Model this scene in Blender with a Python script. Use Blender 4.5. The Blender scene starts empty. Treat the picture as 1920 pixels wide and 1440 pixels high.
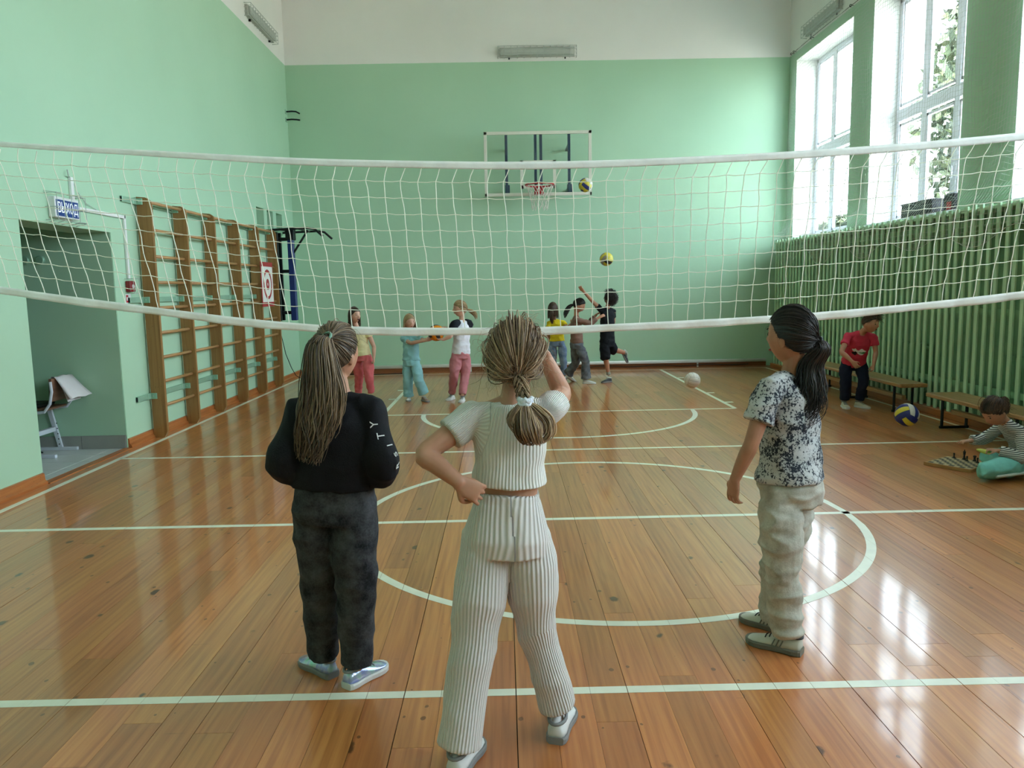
import bpy, bmesh, math, random
import numpy as np
from mathutils import Vector, Matrix, noise

# ------------------------------------------------------------------ camera, sky, exposure
scene = bpy.context.scene
COL = scene.collection
random.seed(7)
RNG = np.random.default_rng(7)

EYE = 1.44
FOCAL_PX = 1442.85          # of a 1920 px wide frame
PITCH, YAW, ROLL = 0.1236, 0.0087, -0.019


def make_camera():
    cam = bpy.data.cameras.new('camera')
    cam.sensor_width = 36.0
    cam.lens = 36.0 * FOCAL_PX / 1920.0
    cam.clip_start = 0.05
    ob = bpy.data.objects.new('camera', cam)
    COL.objects.link(ob)
    cy, sy, cp, sp = math.cos(YAW), math.sin(YAW), math.cos(PITCH), math.sin(PITCH)
    fwd = Vector((sy * cp, cy * cp, -sp))
    right = Vector((cy, -sy, 0))
    up = right.cross(fwd)
    c, s = math.cos(ROLL), math.sin(ROLL)
    r2 = c * right + s * up
    u2 = -s * right + c * up
    m = Matrix((r2, u2, -fwd)).transposed().to_4x4()
    m.translation = Vector((0, 0, EYE))
    ob.matrix_world = m
    scene.camera = ob


make_camera()

SKY_STRENGTH = 1.3
world = bpy.data.worlds.new('sky')
scene.world = world
world.use_nodes = True
bg = world.node_tree.nodes['Background']
bg.inputs['Color'].default_value = (0.74, 0.88, 1.0, 1.0)
bg.inputs['Strength'].default_value = SKY_STRENGTH

sun = bpy.data.lights.new('sun', 'SUN')
sun.energy = 4.5
sun.angle = math.radians(0.6)
sun.color = (1.0, 0.95, 0.86)
sun_ob = bpy.data.objects.new('sun', sun)
COL.objects.link(sun_ob)
# the sun stands behind the blind left side of the hall, high over the roof
sun_ob.rotation_euler = Vector((-0.62, -0.30, 0.72)).to_track_quat('Z', 'Y').to_euler()

scene.view_settings.view_transform = 'Standard'
scene.view_settings.look = 'None'
scene.view_settings.gamma = 1.0
scene.view_settings.use_curve_mapping = False
scene.view_settings.exposure = 3.8


cy_ = scene.cycles
cy_.max_bounces = 8
cy_.diffuse_bounces = 4
cy_.glossy_bounces = 3
cy_.transmission_bounces = 2
cy_.transparent_max_bounces = 12
cy_.caustics_reflective = False
cy_.caustics_refractive = False

# the window openings of the right wall: (y0, y1), all between the sill and the head
WIN = [(11.15, 13.25), (8.45, 10.55), (5.45, 7.56), (2.75, 4.86), (0.05, 2.16), (-2.65, -0.54)]
SILL, HEAD = 2.18, 5.10
XL, XR, YB, YF, ZC = -3.604, 4.93, 13.55, -4.0, 7.0      # room planes
PAINT = 5.235                                             # height where green paint ends


def window_portals():
    for (a, b) in WIN:
        li = bpy.data.lights.new('window_portal', 'AREA')
        li.shape = 'RECTANGLE'
        li.size, li.size_y = b - a, HEAD - SILL
        li.cycles.is_portal = True
        ob = bpy.data.objects.new('window_portal', li)
        COL.objects.link(ob)
        ob.location = (XR + 0.40, (a + b) / 2, (SILL + HEAD) / 2)
        ob.rotation_euler = Matrix(((0, 0, 1), (1, 0, 0), (0, 1, 0))).to_euler()   # -Z looks to -X


window_portals()


# ------------------------------------------------------------------ helpers: materials
def lin(r, g, b):
    def f(c):
        c /= 255.0
        return c / 12.92 if c <= 0.04045 else ((c + 0.055) / 1.055) ** 2.4
    return (f(r), f(g), f(b))


MATS = {}


class NT:
    """small helper around a node tree"""
    def __init__(self, name):
        self.m = bpy.data.materials.new(name)
        self.m.use_nodes = True
        self.t = self.m.node_tree
        self.p = self.t.nodes['Principled BSDF']
        self.out = self.t.nodes['Material Output']

    def n(self, typ, **kw):
        nd = self.t.nodes.new(typ)
        for k, v in kw.items():
            if k.startswith('i_'):
                key = k[2:]
                key = int(key) if key.isdigit() else key.replace('_', ' ')
                nd.inputs[key].default_value = v
            else:
                setattr(nd, k, v)
        return nd

    def l(self, a, b):
        self.t.links.new(a, b)

    def math(self, op, a, b=None, c=None):
        nd = self.n('ShaderNodeMath', operation=op)
        for i, v in enumerate((a, b, c)):
            if v is None:
                continue
            if isinstance(v, (int, float)):
                nd.inputs[i].default_value = v
            else:
                self.l(v, nd.inputs[i])
        return nd.outputs[0]

    def mix(self, fac, a, b, typ='MIX'):
        nd = self.n('ShaderNodeMix', data_type='RGBA', blend_type=typ)
        for sock, v in ((nd.inputs['Factor'], fac), (nd.inputs['A'], a), (nd.inputs['B'], b)):
            if isinstance(v, (int, float)):
                sock.default_value = v
            elif isinstance(v, tuple):
                sock.default_value = (*v[:3], 1.0)
            else:
                self.l(v, sock)
        return nd.outputs['Result']

    def noise(self, vec, scale, detail=2.0, rough=0.5, dist=0.0):
        nd = self.n('ShaderNodeTexNoise')
        nd.inputs['Scale'].default_value = scale
        nd.inputs['Detail'].default_value = detail
        nd.inputs['Roughness'].default_value = rough
        nd.inputs['Distortion'].default_value = dist
        if vec is not None:
            self.l(vec, nd.inputs['Vector'])
        return nd.outputs['Fac']

    def ramp(self, fac, stops):
        nd = self.n('ShaderNodeValToRGB')
        while len(nd.color_ramp.elements) < len(stops):
            nd.color_ramp.elements.new(0.5)
        for e, (p, c) in zip(nd.color_ramp.elements, stops):
            e.position = p
            e.color = (*c[:3], 1.0) if isinstance(c, tuple) else (c, c, c, 1.0)
        self.l(fac, nd.inputs['Fac'])
        return nd.outputs['Color']

    def mapped(self, vec, scale=(1, 1, 1), loc=(0, 0, 0)):
        nd = self.n('ShaderNodeMapping')
        nd.inputs['Scale'].default_value = scale
        nd.inputs['Location'].default_value = loc
        self.l(vec, nd.inputs['Vector'])
        return nd.outputs['Vector']

    def bump(self, height, strength=0.3, dist=0.01, normal=None):
        nd = self.n('ShaderNodeBump')
        nd.inputs['Strength'].default_value = strength
        nd.inputs['Distance'].default_value = dist
        self.l(height, nd.inputs['Height'])
        if normal is not None:
            self.l(normal, nd.inputs['Normal'])
        return nd.outputs['Normal']

    def base(self, v):
        if isinstance(v, tuple):
            self.p.inputs['Base Color'].default_value = (*v[:3], 1.0)
        else:
            self.l(v, self.p.inputs['Base Color'])

    def set(self, **kw):
        for k, v in kw.items():
            self.p.inputs[k.replace('_', ' ')].default_value = v


def mat(name, color, rough=0.6, metal=0.0, spec=0.5, var=0.12, vscale=6.0, bump=0.0, bscale=60.0, coat=0.0):
    """plain material with a little procedural variation of tone and relief"""
    if name in MATS:
        return MATS[name]
    t = NT(name)
    geo = t.n('ShaderNodeNewGeometry')
    pos = geo.outputs['Position']
    if var > 0:
        f = t.noise(pos, vscale, 3.0)
        lo = tuple(c * (1 - var) for c in color)
        hi = tuple(min(1.0, c * (1 + var)) for c in color)
        t.base(t.ramp(f, [(0.3, lo), (0.7, hi)]))
    else:
        t.base(color)
    t.set(Roughness=rough, Metallic=metal)
    t.p.inputs['Specular IOR Level'].default_value = spec
    if coat:
        t.p.inputs['Coat Weight'].default_value = coat
        t.p.inputs['Coat Roughness'].default_value = 0.15
    if bump > 0:
        t.l(t.bump(t.noise(pos, bscale, 3.0), 1.0, bump), t.p.inputs['Normal'])
    MATS[name] = t.m
    return t.m


# ------------------------------------------------------------------ helpers: meshes
def V(*a):
    return np.array(a, dtype=float)


def unit(v):
    v = np.asarray(v, dtype=float)
    n = np.linalg.norm(v)
    return v / n if n > 1e-12 else v


def frames(path, ref=None):
    """parallel-transport frames along a path"""
    path = np.asarray(path, dtype=float)
    t = np.gradient(path, axis=0)
    t = np.array([unit(x) for x in t])
    if ref is None:
        ref = V(0, 0, 1) if abs(t[0][2]) < 0.9 else V(0, 1, 0)
    a = unit(ref - t[0] * np.dot(ref, t[0]))
    out = []
    for k in range(len(path)):
        a = unit(a - t[k] * np.dot(a, t[k]))
        out.append((t[k], a, np.cross(t[k], a)))
    return out


class MB:
    """mesh builder; every vertex in world metres (or local ones for shared meshes)"""
    def __init__(self):
        self.v, self.f = [], []

    def add(self, verts, faces):
        o = len(self.v)
        self.v.extend([tuple(map(float, p)) for p in verts])
        self.f.extend([tuple(i + o for i in fc) for fc in faces])
        return self

    def box(self, lo, hi, rz=0.0, c=None):
        (x0, y0, z0), (x1, y1, z1) = lo, hi
        vs = [(x0, y0, z0), (x1, y0, z0), (x1, y1, z0), (x0, y1, z0), (x0, y0, z1), (x1, y0, z1), (x1, y1, z1), (x0, y1, z1)]
        if rz:
            cx, cy = c if c else ((x0 + x1) / 2, (y0 + y1) / 2)
            co, si = math.cos(rz), math.sin(rz)
            vs = [(cx + (x - cx) * co - (y - cy) * si, cy + (x - cx) * si + (y - cy) * co, z) for x, y, z in vs]
        return self.add(vs, [(0, 3, 2, 1), (4, 5, 6, 7), (0, 1, 5, 4), (1, 2, 6, 5), (2, 3, 7, 6), (3, 0, 4, 7)])

    def bbox(self, lo, hi, b=0.004):
        """box with chamfered edges"""
        lo, hi = np.array(lo, float), np.array(hi, float)
        b = min(b, (hi - lo).min() * 0.45)
        bm = bmesh.new()
        bmesh.ops.create_cube(bm, size=1.0)
        for v in bm.verts:
            for k in range(3):
                v.co[k] = lo[k] if v.co[k] < 0 else hi[k]
        bmesh.ops.bevel(bm, geom=list(bm.edges), offset=b, segments=1, affect='EDGES')
        bm.verts.index_update()
        self.add([tuple(v.co) for v in bm.verts], [tuple(v.index for v in f.verts) for f in bm.faces])
        bm.free()
        return self

    def loft(self, rings, cap=True, closed=False):
        n = len(rings[0])
        vs = [p for r in rings for p in r]
        fs = []
        m = len(rings)
        for k in range(m if closed else m - 1):
            a, b = k * n, ((k + 1) % m) * n
            for i in range(n):
                j = (i + 1) % n
                fs.append((a + i, a + j, b + j, b + i))
        if cap and not closed:
            fs.append(tuple(range(n - 1, -1, -1)))
            fs.append(tuple(range((m - 1) * n, m * n)))
        return self.add(vs, fs)

    def tube(self, path, r, n=8, ref=None, cap=True, closed=False):
        """r: number, list, or list of (ra, rb)"""
        path = [V(*p) for p in path]
        if closed:
            P = np.array(path)
            tg = np.roll(P, -1, 0) - np.roll(P, 1, 0)
            fr = []
            a = None
            for k in range(len(P)):
                t = unit(tg[k])
                if a is None:
                    rf = ref if ref is not None else (V(0, 0, 1) if abs(t[2]) < 0.9 else V(0, 1, 0))
                    a = rf
                a = unit(a - t * np.dot(a, t))
                fr.append((t, a, np.cross(t, a)))
        else:
            fr = frames(path, ref)
        if isinstance(r, (int, float)):
            r = [r] * len(path)
        rings = []
        for p, (t, a, b), rr in zip(path, fr, r):
            ra, rb = rr if isinstance(rr, (tuple, list)) else (rr, rr)
            rings.append([p + a * ra * math.cos(2 * math.pi * i / n) + b * rb * math.sin(2 * math.pi * i / n) for i in range(n)])
        return self.loft(rings, cap, closed)

    def ell(self, c, r, ax=None, n=16, m=10):
        c = V(*c)
        ax = np.eye(3) if ax is None else np.array([unit(a) for a in ax])
        rings = []
        for k in range(m + 1):
            ph = -math.pi / 2 + math.pi * (k + 0.02) / (m + 0.04)
            cz, sz = math.cos(ph), math.sin(ph)
            rings.append([c + ax[0] * r[0] * cz * math.cos(2 * math.pi * i / n) + ax[1] * r[1] * cz * math.sin(2 * math.pi * i / n) + ax[2] * r[2] * sz for i in range(n)])
        return self.loft(rings)

    def lathe(self, c, prof, n=16):
        return self.loft([[(c[0] + r * math.cos(2 * math.pi * i / n), c[1] + r * math.sin(2 * math.pi * i / n), c[2] + z) for i in range(n)] for r, z in prof])

    def mesh(self, name='m', off=(0, 0, 0), smooth=False):
        me = bpy.data.meshes.new(name)
        me.from_pydata([(x - off[0], y - off[1], z - off[2]) for x, y, z in self.v], [], self.f)
        if smooth:
            me.polygons.foreach_set('use_smooth', [True] * len(me.polygons))
        me.update()
        return me

    def build(self, name, m, parent=None, smooth=False):
        if parent is not None:
            off = world_loc(parent)
            loc = (0, 0, 0)
        else:
            a = np.array(self.v)
            lo, hi = a.min(0), a.max(0)
            off = ((lo[0] + hi[0]) / 2, (lo[1] + hi[1]) / 2, lo[2])
            loc = off
        return link(name, self.mesh(name, off, smooth), m, parent, loc)


def world_loc(o):
    p = V(0, 0, 0)
    while o is not None:
        p = p + V(*o.location)
        o = o.parent
    return tuple(p)


def link(name, me, m=None, parent=None, loc=(0, 0, 0)):
    ob = bpy.data.objects.new(name, me)
    COL.objects.link(ob)
    ob.location = loc
    if m is not None:
        me.materials.clear()
        me.materials.append(m)
    if parent is not None:
        ob.parent = parent
    return ob


def tag(o, label=None, cat=None, group=None, kind=None):
    if label:
        o['label'] = label
    if cat:
        o['category'] = cat
    if group:
        o['group'] = group
    if kind:
        o['kind'] = kind
    return o


def thing(name, label, cat, loc, group=None, kind=None):
    o = bpy.data.objects.new(name, None)
    o.empty_display_size = 0.1
    COL.objects.link(o)
    o.location = loc
    return tag(o, label, cat, group, kind)


def struct(name, mb, m, label, smooth=False):
    return tag(mb.build(name, m, None, smooth), label, None, None, 'structure')


def text_mesh(body, size, name='lettering', depth=0.002):
    cu = bpy.data.curves.new(name, 'FONT')
    cu.body = body
    cu.size = size
    cu.extrude = depth
    cu.align_x = 'CENTER'
    cu.align_y = 'CENTER'
    ob = bpy.data.objects.new(name, cu)
    COL.objects.link(ob)
    dg = bpy.context.evaluated_depsgraph_get()
    me = bpy.data.meshes.new_from_object(ob.evaluated_get(dg))
    bpy.data.objects.remove(ob)
    bpy.data.curves.remove(cu)
    return me


# ------------------------------------------------------------------ surface materials
def wall_paint():
    t = NT('wall_paint_two_tone')
    geo = t.n('ShaderNodeNewGeometry')
    pos = geo.outputs['Position']
    sx = t.n('ShaderNodeSeparateXYZ')
    t.l(pos, sx.inputs[0])
    n1 = t.noise(pos, 0.8, 4.0)
    n2 = t.noise(pos, 9.0, 3.0)
    green = t.ramp(n1, [(0.3, GREEN_LO), (0.7, GREEN_HI)])
    white = t.ramp(n1, [(0.3, (0.82, 0.82, 0.79)), (0.7, (0.87, 0.87, 0.84))])
    edge = t.math('MULTIPLY_ADD', n2, 0.006, PAINT - 0.003)
    top = t.math('GREATER_THAN', sx.outputs['Z'], edge)
    t.base(t.mix(top, green, white))
    t.set(Roughness=0.45)
    t.p.inputs['Specular IOR Level'].default_value = 0.35
    h = t.math('ADD', t.noise(pos, 6.0, 3.0), t.math('MULTIPLY', t.noise(pos, 120.0, 2.0), 0.12))
    t.l(t.bump(h, 0.35, 0.006), t.p.inputs['Normal'])
    return t.m


GREEN_LO, GREEN_HI = (0.415, 0.640, 0.455), (0.445, 0.675, 0.485)
M_WALL = wall_paint()
M_WHITE = mat('white_plaster', lin(232, 232, 228), 0.6, var=0.03, bump=0.002, bscale=40)
M_CEIL = mat('ceiling_white', (0.86, 0.86, 0.84), 0.8, var=0.03)
M_GREEN = mat('green_plaster_dark', lin(172, 210, 182), 0.5, var=0.04, vscale=1.0)
M_SLAT = mat('green_slat_paint', lin(184, 218, 180), 0.38, var=0.05, vscale=3)
M_BACKGREEN = mat('green_wall_behind_screen', lin(126, 172, 130), 0.6, var=0.06)
M_PVC = mat('white_window_frame', lin(226, 228, 236), 0.35, var=0.02)
M_TRUNK = mat('white_plastic', lin(232, 233, 232), 0.4, var=0.03)
M_BARWOOD = None


def glass_mat():
    t = NT('window_glass')
    t.t.nodes.remove(t.p)
    tr = t.n('ShaderNodeBsdfTransparent')
    tr.inputs['Color'].default_value = (0.96, 0.98, 0.97, 1)
    gl = t.n('ShaderNodeBsdfGlossy')
    gl.inputs['Roughness'].default_value = 0.02
    lw = t.n('ShaderNodeLayerWeight')
    fac = t.math('MULTIPLY_ADD', t.math('POWER', lw.outputs['Facing'], 4.0), 0.45, 0.03)
    mx = t.n('ShaderNodeMixShader')
    t.l(fac, mx.inputs[0])
    t.l(tr.outputs[0], mx.inputs[1])
    t.l(gl.outputs[0], mx.inputs[2])
    t.l(mx.outputs[0], t.out.inputs['Surface'])
    return t.m


M_GLASS = glass_mat()


def floor_wood(name, per_object=True):
    t = NT(name)
    geo = t.n('ShaderNodeNewGeometry')
    pos = geo.outputs['Position']
    info = t.n('ShaderNodeObjectInfo')
    rnd = info.outputs['Random']
    # shift the pattern along each plank
    comb = t.n('ShaderNodeCombineXYZ')
    t.l(t.math('MULTIPLY', rnd, 37.0), comb.inputs['Y'])
    t.l(t.math('MULTIPLY', rnd, 11.0), comb.inputs['Z'])
    add = t.n('ShaderNodeVectorMath', operation='ADD')
    t.l(pos, add.inputs[0])
    t.l(comb.outputs[0], add.inputs[1])
    p = add.outputs[0]
    warp = t.noise(t.mapped(p, (5, 0.9, 1)), 1.0, 2.0)
    grain = t.noise(t.mapped(p, (52, 1.5, 1)), 1.0, 3.0, 0.55, 0.4)
    # growth rings: bands across the plank, bent by a slow noise
    sx = t.n('ShaderNodeSeparateXYZ')
    t.l(p, sx.inputs[0])
    band = t.math('SINE', t.math('ADD', t.math('MULTIPLY', sx.outputs['X'], 170.0), t.math('MULTIPLY', warp, 34.0)))
    band = t.math('MULTIPLY_ADD', band, 0.5, 0.5)
    tone = t.math('ADD', t.math('MULTIPLY', grain, 0.85), t.math('MULTIPLY', band, 0.10))
    col = t.ramp(tone, [(0.15, lin(152, 82, 34)), (0.5, lin(188, 116, 56)), (0.8, lin(206, 138, 72))])
    # plank to plank tone
    hs = t.n('ShaderNodeHueSaturation')
    t.l(t.math('MULTIPLY_ADD', rnd, 0.012, 0.492), hs.inputs['Hue'])
    hs.inputs['Saturation'].default_value = 0.97
    t.l(t.math('MULTIPLY_ADD', t.math('FRACT', t.math('MULTIPLY', rnd, 7.31)), 0.34, 0.80), hs.inputs['Value'])
    t.l(col, hs.inputs['Color'])
    # knots
    vo = t.n('ShaderNodeTexVoronoi', feature='F1')
    vo.inputs['Scale'].default_value = 1.0
    vo.inputs['Randomness'].default_value = 1.0
    t.l(t.mapped(p, (6.0, 3.8, 0.0)), vo.inputs['Vector'])
    csep = t.n('ShaderNodeSeparateColor')
    t.l(vo.outputs['Color'], csep.inputs[0])
    keep = t.math('GREATER_THAN', csep.outputs[0], 0.36)
    size = t.math('MULTIPLY_ADD', csep.outputs[1], 0.11, 0.045)
    wob = t.math('MULTIPLY_ADD', t.noise(t.mapped(p, (55, 40, 1)), 1.0, 2.0), 0.10, -0.05)
    dist = t.math('ADD', vo.outputs['Distance'], wob)
    k = t.math('DIVIDE', t.math('SUBTRACT', size, dist), 0.045)
    k = t.math('MULTIPLY', t.math('MINIMUM', t.math('MAXIMUM', k, 0.0), 1.0), keep)
    k = t.math('MULTIPLY', k, 0.86)
    base = t.mix(k, hs.outputs['Color'], lin(66, 36, 18))
    # pin knots
    v2 = t.n('ShaderNodeTexVoronoi', feature='F1')
    v2.inputs['Scale'].default_value = 1.0
    t.l(t.mapped(p, (15.0, 11.0, 0.0), (3.3, 1.7, 0)), v2.inputs['Vector'])
    c2 = t.n('ShaderNodeSeparateColor')
    t.l(v2.outputs['Color'], c2.inputs[0])
    k2 = t.math('MULTIPLY', t.math('GREATER_THAN', c2.outputs[0], 0.72), t.math('LESS_THAN', t.math('ADD', v2.outputs['Distance'], wob), t.math('MULTIPLY_ADD', c2.outputs[1], 0.10, 0.06)))
    base = t.mix(t.math('MULTIPLY', k2, 0.7), base, lin(84, 48, 24))
    # small dark scratches across the grain
    sc = t.noise(t.mapped(p, (4.0, 34.0, 1)), 1.0, 3.0, 0.6)
    sc = t.math('MULTIPLY', t.math('GREATER_THAN', sc, 0.74), 0.28)
    base = t.mix(sc, base, lin(78, 46, 24))
    t.base(base)
    wear = t.noise(t.mapped(p, (9, 2.2, 1)), 1.0, 3.0)
    r = t.n('ShaderNodeMapRange')
    r.inputs['To Min'].default_value = 0.285
    r.inputs['To Max'].default_value = 0.36
    t.l(wear, r.inputs['Value'])
    t.l(r.outputs[0], t.p.inputs['Roughness'])
    t.p.inputs['Specular IOR Level'].default_value = 0.5
    t.p.inputs['Coat Weight'].default_value = 0.6
    t.p.inputs['Coat Roughness'].default_value = 0.08
    h = t.noise(t.mapped(p, (10, 2.2, 1)), 1.0, 1.0)
    nrm = t.bump(h, 0.5, 0.0006)
    t.l(nrm, t.p.inputs['Normal'])
    hc = t.noise(t.mapped(p, (9, 2.0, 1)), 1.0, 1.0)
    t.l(t.bump(hc, 0.5, 0.0008), t.p.inputs['Coat Normal'])
    return t.m


M_FLOOR = floor_wood('varnished_pine')


def plain_wood(name, lo, mid, hi, axis, rough=0.4):
    t = NT(name)
    geo = t.n('ShaderNodeNewGeometry')
    s = {'x': (1.5, 40, 40), 'y': (40, 1.5, 40), 'z': (40, 40, 1.5)}[axis]
    g = t.noise(t.mapped(geo.outputs['Position'], s), 1.0, 4.0, 0.6, 0.5)
    col = t.ramp(g, [(0.25, lo), (0.5, mid), (0.75, hi)])
    vo = t.n('ShaderNodeTexVoronoi', feature='F1')
    sk = {'x': (3, 9, 9), 'y': (9, 3, 9), 'z': (9, 9, 3)}[axis]
    t.l(t.mapped(geo.outputs['Position'], sk), vo.inputs['Vector'])
    k = t.math('LESS_THAN', vo.outputs['Distance'], 0.10)
    col = t.mix(t.math('MULTIPLY', k, 0.6), col, tuple(c * 0.3 for c in lo))
    t.base(col)
    t.set(Roughness=rough)
    t.l(t.bump(g, 0.3, 0.002), t.p.inputs['Normal'])
    return t.m


M_BARWOOD = plain_wood('wall_bar_pine', lin(126, 86, 44), lin(148, 106, 58), lin(164, 122, 72), 'z')
M_RUNG = plain_wood('rung_wood', lin(158, 116, 70), lin(180, 138, 90), lin(196, 156, 110), 'y')
M_SKIRT = plain_wood('skirting_wood', lin(150, 84, 40), lin(172, 102, 52), lin(186, 118, 64), 'y', 0.35)
M_SKIRT_X = plain_wood('skirting_wood_far', lin(120, 72, 42), lin(138, 86, 52), lin(150, 98, 62), 'x', 0.35)
M_BENCH = plain_wood('bench_plank', lin(150, 108, 66), lin(172, 130, 84), lin(188, 148, 102), 'y', 0.35)
M_LINE = mat('court_line_paint', lin(228, 228, 210), 0.30, var=0.06, vscale=9.0)
M_DARK = mat('dark_gap', lin(40, 26, 16), 0.9, var=0.0)
M_BLACKMETAL = mat('black_metal', lin(34, 38, 40), 0.4, metal=0.6, var=0.05)
M_BLUEMETAL = mat('dark_blue_metal', lin(28, 52, 112), 0.35, var=0.05)
M_NAVYMETAL = mat('navy_steel', lin(34, 62, 88), 0.4, var=0.05)
M_GALV = mat('green_grey_bracket', lin(150, 190, 165), 0.4, metal=0.3, var=0.08)
M_WIRE = mat('grey_wire', lin(190, 196, 192), 0.4, metal=0.5, var=0.03)
M_PIPE = mat('white_heating_pipe', lin(226, 232, 226), 0.35, var=0.04)
M_RED = mat('signal_red', lin(176, 28, 36), 0.4, var=0.05)
M_TILE = mat('grey_floor_tile', lin(196, 200, 198), 0.30, var=0.08, vscale=3)
M_TILESK = mat('grey_wall_tile', lin(150, 152, 146), 0.3, var=0.06)

# ------------------------------------------------------------------ the floor: boards and court lines
PITCH_BOARD = 0.1335
SEAM0 = 0.0145


def board_columns():
    k0 = math.floor((XL - SEAM0) / PITCH_BOARD)
    out = []
    k = k0
    while True:
        a, b = SEAM0 + k * PITCH_BOARD, SEAM0 + (k + 1) * PITCH_BOARD
        if a >= XR - 0.01:
            break
        rg = random.Random(k * 13 + 5)
        gap = rg.choice([0.0008, 0.001, 0.0014, 0.0022, 0.0032])
        out.append((max(a, XL) + gap, min(b, XR)))
        k += 1
    return out


COLS = board_columns()


def build_floor():
    fl = MB().box((XL - 0.02, YF, -0.06), (XR + 0.02, YB + 0.02, -0.021))
    fl.box((XL - 2.6, 4.0, -0.06), (XL - 0.02, 7.3, -0.021))
    floor = tag(fl.build('floor', M_DARK), 'varnished pine board gym floor with white court lines', None, None, 'structure')
    off = world_loc(floor)
    unit_mesh = {}
    rest = MB()
    n = 0
    for ci, (a, b) in enumerate(COLS):
        w = round(b - a, 4)
        rg = random.Random(ci * 31 + 3)
        y = 0.55
        first = True
        rest.box((a, YF, -0.02), (b, y - 0.001, 0.0))
        while y < YB - 0.02:
            ln = rg.uniform(2.6, 4.4)
            if first:
                ln = rg.uniform(1.4, 4.0)
                first = False
            e = min(y + ln, YB)
            if YB - e < 0.9:
                e = YB
            if w not in unit_mesh:
                unit_mesh[w] = MB().box((-w / 2, -0.5, -0.02), (w / 2, 0.5, 0.0)).mesh('floorboard')
                unit_mesh[w].materials.append(M_FLOOR)
            ob = bpy.data.objects.new('floorboard', unit_mesh[w])
            COL.objects.link(ob)
            ob.parent = floor
            ob.location = ((a + b) / 2 - off[0], (y + e) / 2 - off[1], -off[2])
            ob.scale = (1, e - y - 0.0012, 1)
            n += 1
            y = e
    tag(rest.build('board_rows', M_FLOOR, floor), None, None, None, 'stuff')
    # painted lines, broken at every seam as in the photograph
    Z0, Z1 = 0.0002, 0.0010

    def xline(y, x0, x1, w=0.046):
        mb = MB()
        for a, b in COLS:
            p, q = max(a, x0), min(b, x1)
            if q - p > 0.002:
                mb.box((p, y - w / 2, Z0), (q, y + w / 2, Z1))
        mb.build('court_line', M_LINE, floor)

    def yline(x, y0, y1, w=0.05):
        MB().box((x - w / 2, y0, Z0), (x + w / 2, y1, Z1)).build('court_line', M_LINE, floor)

    def ring(cx, cy, r, half=False, w=0.05):
        mb = MB()
        ro, ri = r + w / 2, r - w / 2
        for a, b in COLS:
            p, q = max(a, cx - ro), min(b, cx + ro)
            if q - p < 0.002:
                continue
            xs = np.linspace(p, q, 7)
            for s in ((-1,) if half else (-1, 1)):
                vs, fs = [], []
                for x in xs:
                    d = abs(x - cx)
                    yo = math.sqrt(max(ro * ro - d * d, 0.0))
                    yi = math.sqrt(max(ri * ri - d * d, 0.0)) if d < ri else 0.0
                    vs += [(x, cy + s * yi, Z1), (x, cy + s * yo, Z1)]
                for k in range(len(xs) - 1):
                    q4 = (2 * k, 2 * k + 2, 2 * k + 3, 2 * k + 1)
                    fs.append(q4 if s > 0 else q4[::-1])
                mb.add(vs, fs)
        mb.build('court_line', M_LINE, floor)

    xline(2.608, -3.447, 4.50)
    xline(4.681, -3.447, 4.50)
    xline(6.754, -3.447, 4.50)
    xline(8.861, -1.445, 2.68, 0.05)
    xline(13.2, -3.447, 4.50, 0.04)
    ring(0.585, 4.688, 1.539)
    ring(0.605, 8.861, 1.56, half=True, w=0.055)
    yline(-3.447, -3.0, 13.2)
    yline(4.50, -3.0, 13.2, 0.04)
    for x, s in ((-1.445, -1), (2.68, 1)):
        yline(x, 8.861, 13.2)
        for y in (9.35, 10.2, 11.1, 11.95):
            xline(y, min(x, x + s * 0.12), max(x, x + s * 0.12), 0.07)
    return floor


FLOOR = build_floor()


# ------------------------------------------------------------------ walls, ceiling, alcove
DOOR = (5.885, 7.24, 2.02)


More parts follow.
